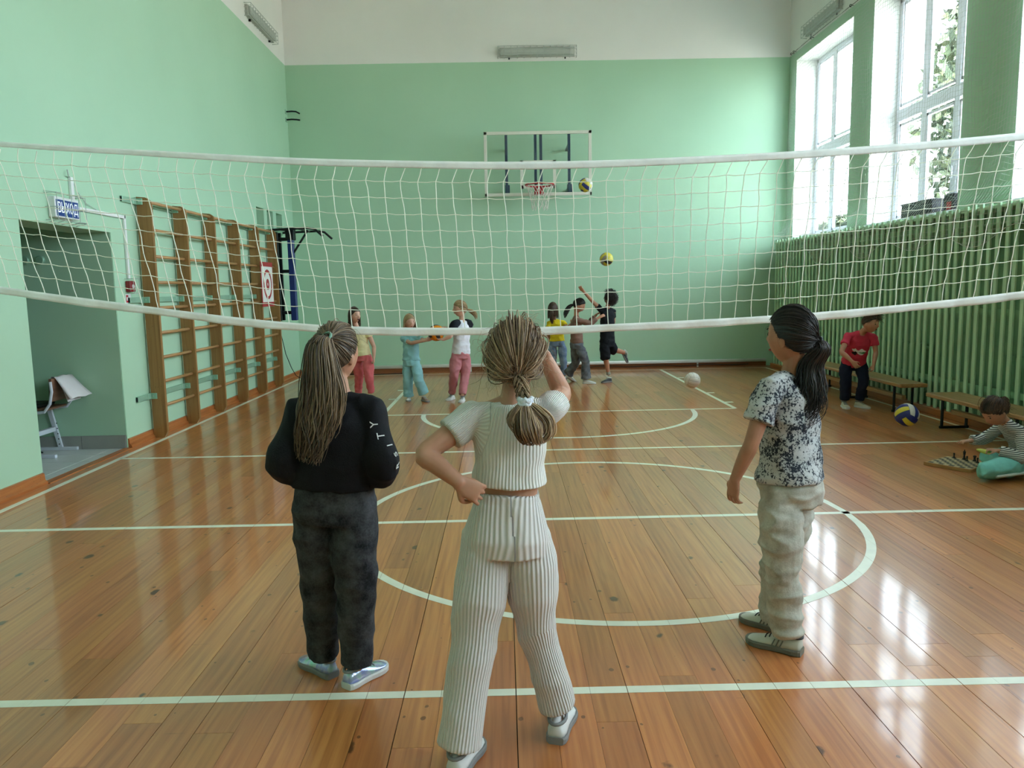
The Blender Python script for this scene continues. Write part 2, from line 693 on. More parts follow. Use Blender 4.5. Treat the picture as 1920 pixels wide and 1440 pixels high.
def build_shell():
    y0, y1, zt = DOOR
    T = 0.36
    mb = MB()
    mb.box((XL - T, YF, -0.02), (XL, y0, ZC)).box((XL - T, y0, zt), (XL, y1, ZC))
    mb.box((XL - T, y1, -0.02), (XL, YB + T, 2.37)).box((XL - T, y1, 2.705), (XL, YB + T, ZC))
    ys = [y1, 11.56, 11.91, 12.07, 12.38, 12.55, 12.88, YB + T]        # three vent slots
    for k in range(0, 8, 2):
        mb.box((XL - T, ys[k], 2.37), (XL, ys[k + 1], 2.705))
    mb.box((XL - T, 11.5, 2.3), (XL - T + 0.08, 12.95, 2.75))
    wl = struct('wall_left', mb, M_WALL, 'mint green left wall, white above, with a door opening')
    # alcove behind the door opening
    al = MB()
    al.box((-6.2, y1 - 0.006, -0.02), (XL - T + 0.005, y1 + 0.2, 2.7))
    al.box((XL - T + 0.005, y1 - 0.006, 0.0), (XL - 0.004, y1 + 0.004, zt - 0.001))
    al.box((-6.2, 4.3, -0.02), (-6.0, y1 + 0.2, 2.7)).box((-6.2, 4.1, -0.02), (XL - T, 4.3, 2.7)).box((-6.2, 4.1, 2.7), (XL - T, y1 + 0.2, 2.85))
    struct('wall_passage', al, M_GREEN, 'dark green walls of the passage behind the door opening')
    tf = MB()
    pas = tag(MB().box((-6.0, 4.3, -0.02), (XL - 0.02, y1 + 0.02, -0.004)).build('floor_passage', M_DARK), 'grey tiled passage floor beyond the door opening', None, None, 'structure')
    xs = [-6.0, -5.55, -5.1, -4.65, -4.2, -3.75, XL + 0.0]
    for i in range(len(xs) - 1):
        yy = y1 + 0.02
        while yy > 4.4:
            b = max(yy - 0.3, 4.3)
            if xs[i + 1] > XL - T and (b < y0 or yy > y1 + 0.03):
                if b >= y0 - 0.3 and yy > y0:
                    MB().bbox((xs[i] + 0.002, max(b, y0) + 0.002, -0.004), (xs[i + 1] - 0.002, yy - 0.002, 0.001), 0.001).build('tile', M_TILE, pas)
                yy = b
                continue
            MB().bbox((xs[i] + 0.002, b + 0.002, -0.004), (xs[i + 1] - 0.002, yy - 0.002, 0.001), 0.001).build('tile', M_TILE, pas)
            yy = b
    # tile skirting in the passage
    sk = MB().box((-6.0, y1 - 0.012, 0.0), (XL - 0.006, y1 - 0.006, 0.125))
    bp = tag(sk.build('baseboard_passage', M_DARK), 'grey tile skirting along the passage wall', None, None, 'structure')
    for a, b in ((-6.0, -5.4), (-5.4, -4.8), (-4.8, -4.03), (-4.03, XL - 0.005)):
        MB().bbox((a + 0.002, y1 - 0.020, 0.002), (b - 0.002, y1 - 0.011, 0.128), 0.002).build('tile', M_TILESK, bp)
    # back, front
    struct('wall_back', MB().box((XL - T, YB, -0.02), (XR + 0.42, YB + 0.3, ZC)), M_WALL, 'mint green end wall, white above, carrying the basketball board')
    struct('wall_front', MB().box((XL - T, YF - 0.3, -0.02), (XR + 0.42, YF, ZC)), M_WALL, 'end wall behind the camera')
    struct('ceiling', MB().box((XL - T, YF - 0.3, ZC), (XR + 0.42, YB + 0.3, ZC + 0.2)), M_CEIL, 'white gym ceiling')
    # right wall with the window openings
    wr = MB()
    X1 = XR + 0.42
    wr.box((XR, YF, -0.02), (X1, YB, SILL)).box((XR, YF, HEAD), (X1, YB, ZC))
    edges = [YB] + [e for w in WIN for e in (w[1], w[0])] + [YF]
    for k in range(0, len(edges), 2):
        wr.box((XR, edges[k + 1], SILL), (X1, edges[k], HEAD))
    struct('wall_right', wr, M_WALL, 'mint green window wall with tall piers between the windows')
    # baseboards
    bl = MB()
    for a, b in ((YF, y0 - 0.005), (y1 + 0.005, YB)):
        prof = [(0, 0), (0.035, 0), (0.035, 0.02), (0.018, 0.035), (0.014, 0.085), (0, 0.09)]
        bl.loft([[(XL + px, yy, pz) for px, pz in prof] for yy in (a, b)])
    struct('baseboard_left', bl, M_SKIRT, 'orange brown wooden skirting along the left wall')
    bb = MB().box((XL + 0.036, YB - 0.03, 0), (4.62, YB, 0.075))
    struct('baseboard_back', bb, M_SKIRT_X, 'dark brown wooden skirting along the end wall')
    th = MB().bbox((XL - 0.03, y0, -0.004), (XL + 0.05, y1, 0.006), 0.003)
    struct('trim_1', th, M_SKIRT, 'flat wooden threshold strip in the door opening')


build_shell()


def build_windows():
    XF = XR + 0.34
    for k, (a, b) in enumerate(WIN):
        w = thing('window_%d' % (k + 1), None, None, (XF, (a + b) / 2, SILL), None, 'structure')
        w['label'] = 'tall white framed window in the right wall, ' + ['nearest the far corner', 'second from the far corner', 'third from the far corner', 'fourth from the far corner', 'fifth from the far corner', 'farthest from the far corner'][k]
        # white plaster reveals and sill
        MB().box((XR + 0.001, b - 0.006, SILL), (XF + 0.07, b + 0.001, HEAD)).box((XR + 0.001, a - 0.001, SILL), (XF + 0.07, a + 0.006, HEAD)) \
            .box((XR + 0.001, a, HEAD - 0.006), (XF + 0.07, b, HEAD + 0.001)).build('reveal', M_WHITE, w)
        MB().bbox((XR - 0.03, a - 0.02, SILL - 0.005), (XF + 0.03, b + 0.02, SILL + 0.022), 0.006).build('window_sill', M_PVC, w)
        fr = MB()
        t = 0.065
        zb, zt = SILL + 0.02, HEAD - 0.006
        for (y0, y1, z0, z1) in ((a + .006, a + .006 + t, zb, zt), (b - .006 - t, b - .006, zb, zt), (a + .006, b - .006, zb, zb + t), (a + .006, b - .006, zt - t, zt)):
            fr.bbox((XF, y0, z0), (XF + 0.07, y1, z1), 0.006)
        fr.build('window_frame', M_PVC, w)
        tr0, tr1 = 3.53, 3.68
        MB().bbox((XF - 0.004, a + .01, tr0), (XF + 0.066, b - .01, tr1), 0.008).build('transom', M_PVC, w)
        third = (b - a) / 3
        ms = [a + third, a + 2 * third]
        for y in ms:
            MB().bbox((XF - 0.002, y - 0.05, zb + .01), (XF + 0.068, y + 0.05, zt - .01), 0.008).build('mullion', M_PVC, w)
        ys = [a + .02] + ms + [b - .02]
        for i in range(3):
            for (z0, z1) in ((zb + .02, tr0 + .02), (tr1 - .02, zt - .02)):
                pn = MB().box((XF + 0.03, ys[i], z0), (XF + 0.036, ys[i + 1], z1)).build('pane', M_GLASS, w)
                # thin dark rubber seal of the sash
                q0, q1 = ys[i] + .05 + (.0 if i else .02), ys[i + 1] - .05 - (.0 if i < 2 else .02)
                zz0, zz1 = z0 + .055, z1 - .055
                s = MB()
                for (y0, y1, c0, c1) in ((q0, q0 + .03, zz0, zz1), (q1 - .03, q1, zz0, zz1), (q0, q1, zz0, zz0 + .03), (q0, q1, zz1 - .03, zz1)):
                    s.box((XF + 0.01, y0, c0), (XF + 0.05, y1, c1))
                s.build('sash', M_PVC, w)
        hd = MB().bbox((XF - 0.03, ms[0] - .012, 2.62), (XF - 0.012, ms[0] + .012, 2.76), .004).box((XF - .02, ms[0] - .008, 2.68), (XF, ms[0] + .008, 2.70))
        hd.build('handle', M_PVC, w)


build_windows()


# ------------------------------------------------------------------ outside the windows
def build_outside():
    g = MB().box((XR + 0.43, -60, -0.9), (90, 90, -0.8))  # ground is out of view; its pale tone is chosen to throw light indoors
    struct('ground_outside', g, mat('pale_bounce_ground', lin(158, 154, 144), 0.9, var=0.2, vscale=0.6), 'unseen ground outside the windows, made pale to bounce daylight in')
    t = NT('tree_leaf')
    info = t.n('ShaderNodeNewGeometry')
    c = t.ramp(t.noise(info.outputs['Position'], 2.2, 2.0), [(0.3, (0.006, 0.014, 0.003)), (0.55, (0.015, 0.028, 0.006)), (0.75, (0.05, 0.06, 0.018))])
    t.base(c)
    t.set(Roughness=0.6)
    leafm = t.m
    barkm = mat('tree_bark', lin(60, 48, 38), 0.9, var=0.2)
    specs = [((16.5, 24.4), 4.2, 13.0, 2.9, 'tall leafy tree seen through the near part of the second window'),
             ((25.0, 36.5), 6.0, 13.5, 3.6, 'broad leafy tree standing farther back outside the windows'),
             ((11.4, 25.6), 1.6, 3.6, 1.4, 'low leafy tree seen at the foot of the farthest window')]
    for (x, y), zb, ztop, rad, lab in specs:
        tr = thing('tree', lab, 'tree', (x, y, -0.8), 'trees outside the windows')
        MB().tube([(x, y, -0.8), (x + .1, y, zb * .5), (x, y + .1, zb + 1), (x + .1, y, ztop - 1.5)], [.28, .22, .16, .05], 8).build('trunk', barkm, tr)
        n = 9000
        u = RNG.normal(size=(n, 3))
        u /= np.linalg.norm(u, axis=1)[:, None]
        r = RNG.uniform(.25, 1.0, n) ** .5
        hz = (ztop - 0.8) / 2
        lump = 1 + .28 * np.sin(3 * u[:, 0] * 2 + 1.3) * np.cos(4 * u[:, 2] + u[:, 1] * 3)
        c = np.c_[x + u[:, 0] * r * lump * rad, y + u[:, 1] * r * lump * rad, .8 + hz + u[:, 2] * r * hz]
        a = RNG.normal(size=(n, 3))
        a /= np.linalg.norm(a, axis=1)[:, None]
        b = np.cross(a, RNG.normal(size=(n, 3)))
        b /= np.linalg.norm(b, axis=1)[:, None]
        s = RNG.uniform(.14, .28, n)[:, None]
        vs = np.stack([c - a * s, c + b * s * .5, c + a * s, c - b * s * .5], 1).reshape(-1, 3)
        MB().add(vs, [(4 * i, 4 * i + 1, 4 * i + 2, 4 * i + 3) for i in range(n)]).build('foliage', leafm, tr)
        tag(tr.children[-1], None, None, None, 'stuff')


build_outside()


# ------------------------------------------------------------------ radiator screen, safety net, benches
def build_screen():
    sc = thing('radiator_screen', 'long screen of vertical green painted slats below the windows', 'screen', (4.68, 8.2, 0))
    me = MB().bbox((-0.010, -0.025, 0.0), (0.010, 0.025, 2.10), 0.003).mesh('slat')
    me.materials.append(M_SLAT)
    y, k = 13.16, 0
    while y > 2.2:
        rg = random.Random(k)
        ob = bpy.data.objects.new('slat', me)
        COL.objects.link(ob)
        ob.parent = sc
        ob.location = (4.640 - 4.68 + rg.uniform(-.003, .003), y - 8.2 + rg.uniform(-.006, .006), 0.06)
        ob.rotation_euler = (rg.uniform(-.002, .002), rg.uniform(-.002, .002), rg.uniform(-.008, .008))
        ob.scale = (1, rg.uniform(.94, 1.06), 1 + rg.uniform(-.006, .006))
        y -= 0.131
        k += 1
    for z in (0.35, 1.1, 1.95):
        MB().box((4.652, 2.2, z), (4.69, 13.2, z + .06)).build('rail', M_BACKGREEN, sc)
    MB().bbox((4.652, 2.2, 2.10), (XR, 13.3, 2.14), .006).build('shelf', M_SLAT, sc)
    MB().box((XR - .004, 2.2, 0), (XR - .0005, YB - .002, 2.12)).build('backing', M_BACKGREEN, sc)
    MB().bbox((4.60, 2.2, 0), (4.70, 13.25, .075), .006).build('plinth', M_SKIRT, sc)
    # cast iron radiators standing behind the slats
    for (a, b) in WIN[:4]:
        r = thing('radiator', None, 'radiator', (4.82, (a + b) / 2, 0.14))
        r['label'] = 'green radiator behind the slats below the ' + ['farthest window', 'second window from the far corner', 'third window, beside the right edge', 'window nearest the camera'][WIN.index((a, b))]
        r['group'] = 'radiators behind the slat screen'
        yy = a + .3
        while yy < b - .3:
            MB().bbox((4.76, yy, .16), (4.88, yy + .055, .72), .012).build('section', M_BACKGREEN, r)
            yy += .065
        MB().tube([(4.82, a + .2, .2), (4.82, b - .2, .2)], .02, 8).tube([(4.82, a + .2, .68), (4.82, b - .2, .68)], .02, 8).build('pipe', M_BACKGREEN, r)
        MB().box((4.80, a + .5, .0), (4.84, a + .53, .17)).build('foot', M_BACKGREEN, r)
        MB().box((4.80, b - .53, .0), (4.84, b - .5, .17)).build('foot', M_BACKGREEN, r)


build_screen()


def build_safety_net():
    M = mat('safety_net_cord', lin(206, 210, 206), 0.7, var=0.03)
    net = thing('window_safety_net', 'fine white protective netting hung in front of the windows', 'net', (4.80, 9.0, 1.75))
    y0, y1, pitch = 3.6, 13.40, 0.052
    prof = [(5.235, 4.885), (4.6, 4.87), (3.8, 4.862), (3.0, 4.86), (2.65, 4.85), (2.42, 4.80), (2.26, 4.70), (2.18, 4.625), (2.08, 4.61), (1.95, 4.606), (1.6, 4.606)]
    zs = np.array([p[0] for p in prof])[::-1]
    xs = np.array([p[1] for p in prof])[::-1]

    def bottom(y):
        return 1.83 - .10 * math.cos(y * 2 * math.pi / 1.27 + .6) - .05 * math.sin(y * 4.1)

    def pt(y, z):
        sag = .022 * math.sin(y * 7.4 + z * .6) * min(1, (5.24 - z) / .6) + .012 * math.sin(y * 17.0 + z * 2.0)
        dx = .016 * math.sin(y * 5.2 + z * 1.4) * (1 if z > 2.4 else .25)
        return (float(np.interp(z, zs, xs)) + (dx if z > 2.4 else -abs(dx)), y + .01 * math.sin(z * 6 + y * 3), z + sag if z > 2.3 else z)

    paths, rad = [], []
    ys = np.arange(y0, y1, pitch)
    for y in ys:
        zb = bottom(y)
        paths.append([pt(y, z) for z in np.linspace(5.235, zb, 36)])
    mb = MB()

    def add_cords(paths, r):
        for p in paths:
            P = np.array(p)
            t = np.gradient(P, axis=0)
            t /= np.linalg.norm(t, axis=1)[:, None]
            a = np.cross(t, np.array([1.0, .02, .03]))
            a /= np.linalg.norm(a, axis=1)[:, None]
            b = np.cross(t, a)
            ring = [P + (a * math.cos(q) + b * math.sin(q)) * r for q in (0, 2.094, 4.189)]
            vs = np.stack(ring, 1).reshape(-1, 3)
            n = len(P)
            fs = [(3 * i + j, 3 * i + (j + 1) % 3, 3 * i + 3 + (j + 1) % 3, 3 * i + 3 + j) for i in range(n - 1) for j in range(3)]
            mb.add(vs, fs)
    add_cords(paths, .0017)
    hor = []
    yy = np.arange(y0, y1 - .02, .07)
    for z in np.arange(5.235, 1.62, -pitch):
        run = []
        for y in yy:
            if z > bottom(y):
                run.append(pt(y, z))
            else:
                if len(run) > 2:
                    hor.append(run)
                run = []
        if len(run) > 2:
            hor.append(run)
    add_cords(hor, .0017)
    tag(mb.build('netting', M, net), None, None, None, 'stuff')
    MB().tube([pt(y, bottom(y)) for y in np.arange(y0, y1 - .02, .05)], .003, 5).build('edge_cord', M, net)
    MB().tube([(4.885, y, 5.235 + .006 * math.sin(y * 2.2)) for y in np.arange(y0, y1, .2)], .004, 5).build('top_cord', M_BLACKMETAL, net)
    for y in (13.38, 13.27, 12.55, 11.17, 10.6, 9.5, 8.4, 7.6, 6.5, 5.4):
        p = [(XR + .005, y, 5.24), (4.90, y, 5.24)] + [(4.888 + .016 * math.cos(a), y, 5.237 + .016 * math.sin(a)) for a in np.linspace(.4, 5.4, 8)]
        MB().tube(p, .005, 5).build('hook', M_BLACKMETAL, net)


build_safety_net()


def build_bench(label, x0, x1, y0, y1, z):
    b = thing('gym_bench', label, 'bench', ((x0 + x1) / 2, (y0 + y1) / 2, 0), 'low benches along the slat screen')
    MB().bbox((x0, y0, z - .04), (x1, y1, z), .008).build('seat', M_BENCH, b)
    for y in (y0 + .22, (y0 + y1) / 2, y1 - .22):
        for x, s in ((x0 + .05, 1), (x1 - .05, -1)):
            MB().tube([(x, y, z - .04), (x + s * .0, y, .02), ], .014, 8).build('leg', M_BLACKMETAL, b)
        MB().tube([(x0 + .03, y, .016), (x1 - .03, y, .016)], .014, 8).build('foot_rail', M_BLACKMETAL, b)
        MB().box((x0 + .03, y - .02, z - .052), (x1 - .03, y + .02, z - .04)).build('bracket', M_BLACKMETAL, b)
    MB().bbox(((x0 + x1) / 2 - .025, y0 + .2, .14), ((x0 + x1) / 2 + .025, y1 - .2, .19), .006).build('beam', M_BENCH, b)


build_bench('narrow wooden bench behind the child in the red shirt', 4.24, 4.54, 8.15, 10.75, .34)
build_bench('wooden bench behind the seated child at the chessboard', 4.20, 4.54, 4.95, 7.58, .33)


def build_sill_items():
    dk = mat('black_plastic', lin(26, 28, 32), 0.5, var=0.05)
    c = thing('plastic_crate', 'black plastic crate on the sill of the second window', 'crate', (5.08, 9.40, SILL + .022))
    b = MB()
    z0 = SILL + .024
    b.bbox((4.98, 9.06, z0), (5.18, 9.74, z0 + .02), .005)
    b.build('base', dk, c)
    for (lo, hi) in (((4.98, 9.06, z0 + .0), (4.99, 9.74, z0 + .17)), ((5.17, 9.06, z0), (5.18, 9.74, z0 + .17)), ((4.98, 9.06, z0), (5.18, 9.07, z0 + .17)), ((4.98, 9.73, z0), (5.18, 9.74, z0 + .17))):
        MB().bbox(lo, hi, .003).build('side', dk, c)
    MB().bbox((4.97, 9.05, z0 + .16), (5.19, 9.75, z0 + .18), .004).build('rim', dk, c)
    s = thing('carton', 'dark upright carton with a red patch on the window sill', 'box', (5.1, 8.80, SILL + .022))
    MB().bbox((5.03, 8.70, z0), (5.16, 8.90, z0 + .20), .006).build('body', dk, s)
    MB().bbox((5.026, 8.74, z0 + .02), (5.03, 8.83, z0 + .11), .001).build('patch', M_RED, s)


build_sill_items()


# ------------------------------------------------------------------ left wall fixtures
def build_wall_bars():
    Ys = [7.765 + .832 * k for k in range(6)]
    zs = [2.356, 2.085, 1.825, 1.567, 1.312, 1.06, .81, .565, .318]
    w = thing('wall_bars', 'tall wooden wall bars with six uprights on the left wall', 'wall bars', (XL + .08, 9.8, 0))
    x0, x1 = XL + .022, XL + .160
    for y in Ys:
        prof = [(x0, .0), (x1 - .035, .0), (x1, .06), (x1, 2.32), (x1 - .012, 2.365), (x1 - .05, 2.392), (x0, 2.40)]
        mb = MB().loft([[(px, y + s, pz) for px, pz in prof] for s in (-.021, .021)])
        mb.build('upright', M_BARWOOD, w)
    for k in range(5):
        for z in zs:
            MB().tube([(XL + .108, Ys[k] + .018, z), (XL + .108, Ys[k + 1] - .012, z)], .0165, 10).build('rung', M_RUNG, w, True)
    for z in (2.352, 1.395, .43):
        MB().bbox((XL + .001, Ys[0] - .30, z - .028), (XL + .024, Ys[-1] + .06, z + .028), .003).build('rail', M_GALV, w)
        MB().box((XL + .004, Ys[0] - .302, z - .022), (XL + .021, Ys[0] - .299, z + .022)).build('rail_opening', M_BLACKMETAL, w)
        for y in Ys:
            cl = MB().bbox((XL + .02, y - .034, z - .03), (XL + .085, y - .0205, z + .03), .003)
            cl.bbox((XL + .018, y - .10, z - .03), (XL + .03, y - .03, z + .03), .003)
            cl.build('bracket', M_GALV, w)
            MB().ell((XL + .05, y - .036, z), (.006, .004, .006), n=8, m=5).build('bolt', M_WIRE, w)


build_wall_bars()


def disc(mb, c, ra, rb, x0, x1, n=36, ri=None):
    """flat (elliptical) plate facing +x; with ri a ring"""
    def pts(x, f):
        return [(x, c[0] + ra * f * math.cos(2 * math.pi * i / n), c[1] + rb * f * math.sin(2 * math.pi * i / n)) for i in range(n)]
    if ri is None:
        mb.loft([pts(x0, 1), pts(x1, 1)])
    else:
        mb.loft([pts(x0, 1), pts(x1, 1), pts(x1, ri), pts(x0, ri)], closed=True)
    return mb


def build_poster():
    x = XL + .166
    paper = mat('white_board', lin(232, 232, 226), 0.5, var=0.02)
    red = mat('poster_red', lin(170, 40, 48), 0.5, var=0.04)
    p = thing('target_board', 'red bordered target board hung on the wall bars', 'target board', (x, 11.33, 1.24))
    MB().bbox((x, 11.05, 1.245), (x + .008, 11.61, 1.885), .002).build('backing', red, p)
    MB().bbox((x + .008, 11.075, 1.31), (x + .010, 11.585, 1.82), .0008).build('sheet', paper, p)
    disc(MB(), (11.33, 1.565), .20, .215, x + .010, x + .0115, ri=.80).build('ring', red, p)
    disc(MB(), (11.33, 1.565), .075, .08, x + .010, x + .0115).build('bullseye', red, p)
    disc(MB(), (11.33, 1.565), .02, .022, x + .0115, x + .0125).build('bullseye_dot', paper, p)
    MB().tube([(x + .004, 11.33, 1.885), (x + .004, 11.33, 1.93), (XL + .13, 11.33, 1.95)], .004, 6).build('hook', M_WIRE, p)


build_poster()


def build_pullup():
    p = thing('pull_up_station', 'wall mounted pull-up station with blue post and black bars', 'pull-up bar', (-3.33, 12.35, .95))
    MB().bbox((-3.38, 12.30, 1.00), (-3.29, 12.40, 2.30), .008).build('post', M_BLUEMETAL, p)
    MB().bbox((XL + .002, 12.22, .92), (XL + .03, 12.50, 2.42), .004).build('wall_plate', M_GALV, p)
    MB().bbox((XL + .03, 12.24, 1.0), (XL + .09, 12.29, 2.38), .004).bbox((XL + .03, 12.42, 1.0), (XL + .09, 12.47, 2.38), .004).build('upright_rail', M_BLACKMETAL, p)
    for z in (1.1, 1.75, 2.25):
        MB().bbox((XL + .02, 12.30, z), (-3.37, 12.40, z + .05), .004).build('arm', M_BLACKMETAL, p)
    MB().bbox((-3.40, 12.28, 2.26), (-3.27, 12.42, 2.44), .006).build('head', M_BLACKMETAL, p)
    for y in (12.05, 12.70):
        MB().tube([(XL + .05, y, 2.40), (-3.0, y, 2.42), (-2.88, y, 2.40), (-2.76, y, 2.29)], .018, 8).build('handle', M_BLACKMETAL, p)
    for x in (-3.42, -3.12):
        MB().tube([(x, 12.05, 2.41), (x, 12.70, 2.41)], .018, 8).build('cross_bar', M_BLACKMETAL, p)
    MB().tube([(-3.30, 12.35, 2.06), (-3.06, 12.35, 2.41)], .017, 8).build('strut', M_BLACKMETAL, p)
    c = MB().tube([(XL + .03, 12.24, 1.02), (XL + .04, 12.35, .75), (XL + .05, 12.5, .45), (XL + .06, 12.75, .2), (XL + .10, 12.85, .06), (-3.40, 12.78, .012), (-3.2, 12.5, .008), (-2.98, 12.42, .008), (-2.75, 12.55, .008)], .006, 6)
    tag(c.build('cable', M_BLACKMETAL, None, True), 'thin black cable hanging in the left corner down to the floor', 'cable')
    pts = [(-2.7 + .9 * t + .1 * math.sin(9 * t), 13.30 + .07 * math.sin(7 * t + 1), .008) for t in np.linspace(0, 1.4, 30)]
    tag(MB().tube(pts, .007, 6).build('cable', M_BLACKMETAL, None, True), 'black cable lying along the end wall behind the three children at left', 'cable')
    pts = [(1.3 + 2.6 * t, 13.47 + .02 * math.sin(14 * t), .03 + .02 * math.sin(9 * t) ** 2) for t in np.linspace(0, 1.15, 34)]
    tag(MB().tube(pts, .006, 6).build('cable', M_BLACKMETAL, None, True), 'black cable lying under the pipe in the right part of the end wall', 'cable')


build_pullup()


def build_small_left():
    # exit sign in its wire cage
    s = thing('exit_sign', 'lit blue exit sign in a wire cage above the door opening', 'exit sign', (XL + .05, 6.45, 2.06))
    blue = NT('exit_sign_blue')
    blue.base(lin(30, 62, 130))
    blue.set(Roughness=.3)
    blue.p.inputs['Emission Color'].default_value = (*lin(24, 60, 140), 1)
    blue.p.inputs['Emission Strength'].default_value = 0.008
    wt = NT('exit_sign_letters')
    wt.base(lin(240, 244, 250))
    wt.p.inputs['Emission Color'].default_value = (0.85, 0.93, 1.0, 1)
    wt.p.inputs['Emission Strength'].default_value = 0.03
    y0, y1, z0, z1 = 6.285, 6.605, 2.085, 2.215
    MB().bbox((XL + .002, y0 - .012, z0 - .012), (XL + .062, y1 + .012, z1 + .022), .005).build('housing', M_TRUNK, s)
    MB().bbox((XL + .062, y0, z0), (XL + .065, y1, z1), .001).build('panel', blue.m, s)
    me = text_mesh('ВЫХОД', .125, 'lettering', .0008)
    lt = link('lettering', me, wt.m, s)
    sw = 0.285 / max(lt.dimensions[0], .01) if lt.dimensions[0] > 0 else 1
    lt.rotation_euler = Matrix(((0, 0, 1), (1, 0, 0), (0, 1, 0))).to_euler()
    lt.scale = (sw, .93, 1)
    lt.location = V(XL + .0665, (y0 + y1) / 2, (z0 + z1) / 2 - .002) - V(*s.location)
    cg = MB()
    for z in (z0 - .035, (z0 + z1) / 2, z1 + .045):
        cg.tube([(XL + .003, y0 - .05, z), (XL + .10, y0 - .05, z), (XL + .10, y1 + .05, z), (XL + .003, y1 + .05, z)], .0035, 5)
    for y in (y0 - .05, y0 + .05, (y0 + y1) / 2, y1 - .05, y1 + .05):
        cg.tube([(XL + .003, y, z0 - .06), (XL + .10, y, z0 - .035), (XL + .10, y, z1 + .045), (XL + .003, y, z1 + .06)], .003, 5)
    cg.build('cage', M_WIRE, s)
    # cable trunking
    t = thing('cable_trunking', 'white cable trunking on the left wall between exit sign and alarm', 'trunking', (XL + .01, 7.0, 1.58))
    for lo, hi in (((XL + .001, 6.60, 2.24), (XL + .026, 6.64, 2.43)), ((XL + .001, 6.62, 2.165), (XL + .024, 7.50, 2.195)), ((XL + .001, 7.475, 1.60), (XL + .024, 7.505, 2.195))):
        MB().bbox(lo, hi, .003).build('duct', M_TRUNK, t)
    MB().tube([(XL + .012, 6.64, 2.42), (XL + .016, 6.70, 2.32), (XL + .016, 6.82, 2.24), (XL + .016, 7.02, 2.19)], .003, 5).build('wire', M_WIRE, t)
    MB().tube([(XL + .012, 6.60, 2.43), (XL + .03, 6.56, 2.43), (XL + .03, 6.55, 2.48)], .006, 5).build('bent_bracket', M_WIRE, t)
    a = thing('fire_alarm_button', 'dark red fire alarm button in a wire guard beside the wall bars', 'alarm', (XL + .03, 7.485, 1.47))
    MB().bbox((XL + .001, 7.435, 1.475), (XL + .05, 7.535, 1.58), .006).build('body', mat('alarm_red', lin(132, 22, 30), .4, var=.04), a)
    disc(MB(), (7.485, 1.527), .02, .02, XL + .05, XL + .056).build('button', M_TRUNK, a)
    gd = MB()
    for y in (7.425, 7.545):
        gd.tube([(XL + .003, y, 1.46), (XL + .085, y, 1.46), (XL + .085, y, 1.60), (XL + .003, y, 1.60)], .003, 5)
    gd.tube([(XL + .085, 7.425, 1.46), (XL + .085, 7.545, 1.46)], .003, 5).tube([(XL + .085, 7.425, 1.60), (XL + .085, 7.545, 1.60)], .003, 5)
    gd.build('guard', M_WIRE, a)
    st = thing('alarm_sticker', 'small square red and white sticker under the alarm button', 'sticker', (XL + .001, 7.47, 1.36))
    MB().box((XL + .0005, 7.42, 1.365), (XL + .0015, 7.525, 1.455)).build('sheet', M_TRUNK, st)
    sk = MB().box((XL + .0015, 7.43, 1.375), (XL + .0022, 7.475, 1.445))
    sk.build('red_square', M_RED, st)
    disc(MB(), (7.452, 1.41), .012, .02, XL + .0022, XL + .0028, 16).build('pictogram', M_TRUNK, st)
    # round double switch inside the passage
    sw = thing('light_switch', 'round double light switch on the dark passage wall', 'switch', (-4.33, 7.26, 1.74))
    yw = DOOR[1] - .006
    for x in (-4.40, -4.26):
        MB().loft([[(x + r * math.cos(a), y, 1.78 + r * math.sin(a)) for a in np.linspace(0, 2 * math.pi, 19)[:-1]] for r, y in ((.04, yw), (.04, yw - .02), (.034, yw - .03))]).build('rosette', M_GALV, sw)
    # two black hooks in the far corner
    for z, lab in ((4.46, 'upper black hook in the far left corner of the end wall'), (4.33, 'lower black hook in the far left corner of the end wall')):
        h = thing('wall_hook', lab, 'hook', (XL + .01, 13.45, z - .05), 'hooks in the far left corner')
        MB().bbox((XL + .001, 13.41, z - .04), (XL + .012, 13.49, z + .03), .003).build('plate', M_GALV, h)
        e = [(XL + .01, 13.45, z), (XL + .10, 13.45, z + .005), (XL + .17, 13.45, z), (XL + .235, 13.45, z - .035 if z > 4.4 else z - .01)]
        MB().tube(e, .013, 8).build('arm', M_BLACKMETAL, h)


build_small_left()


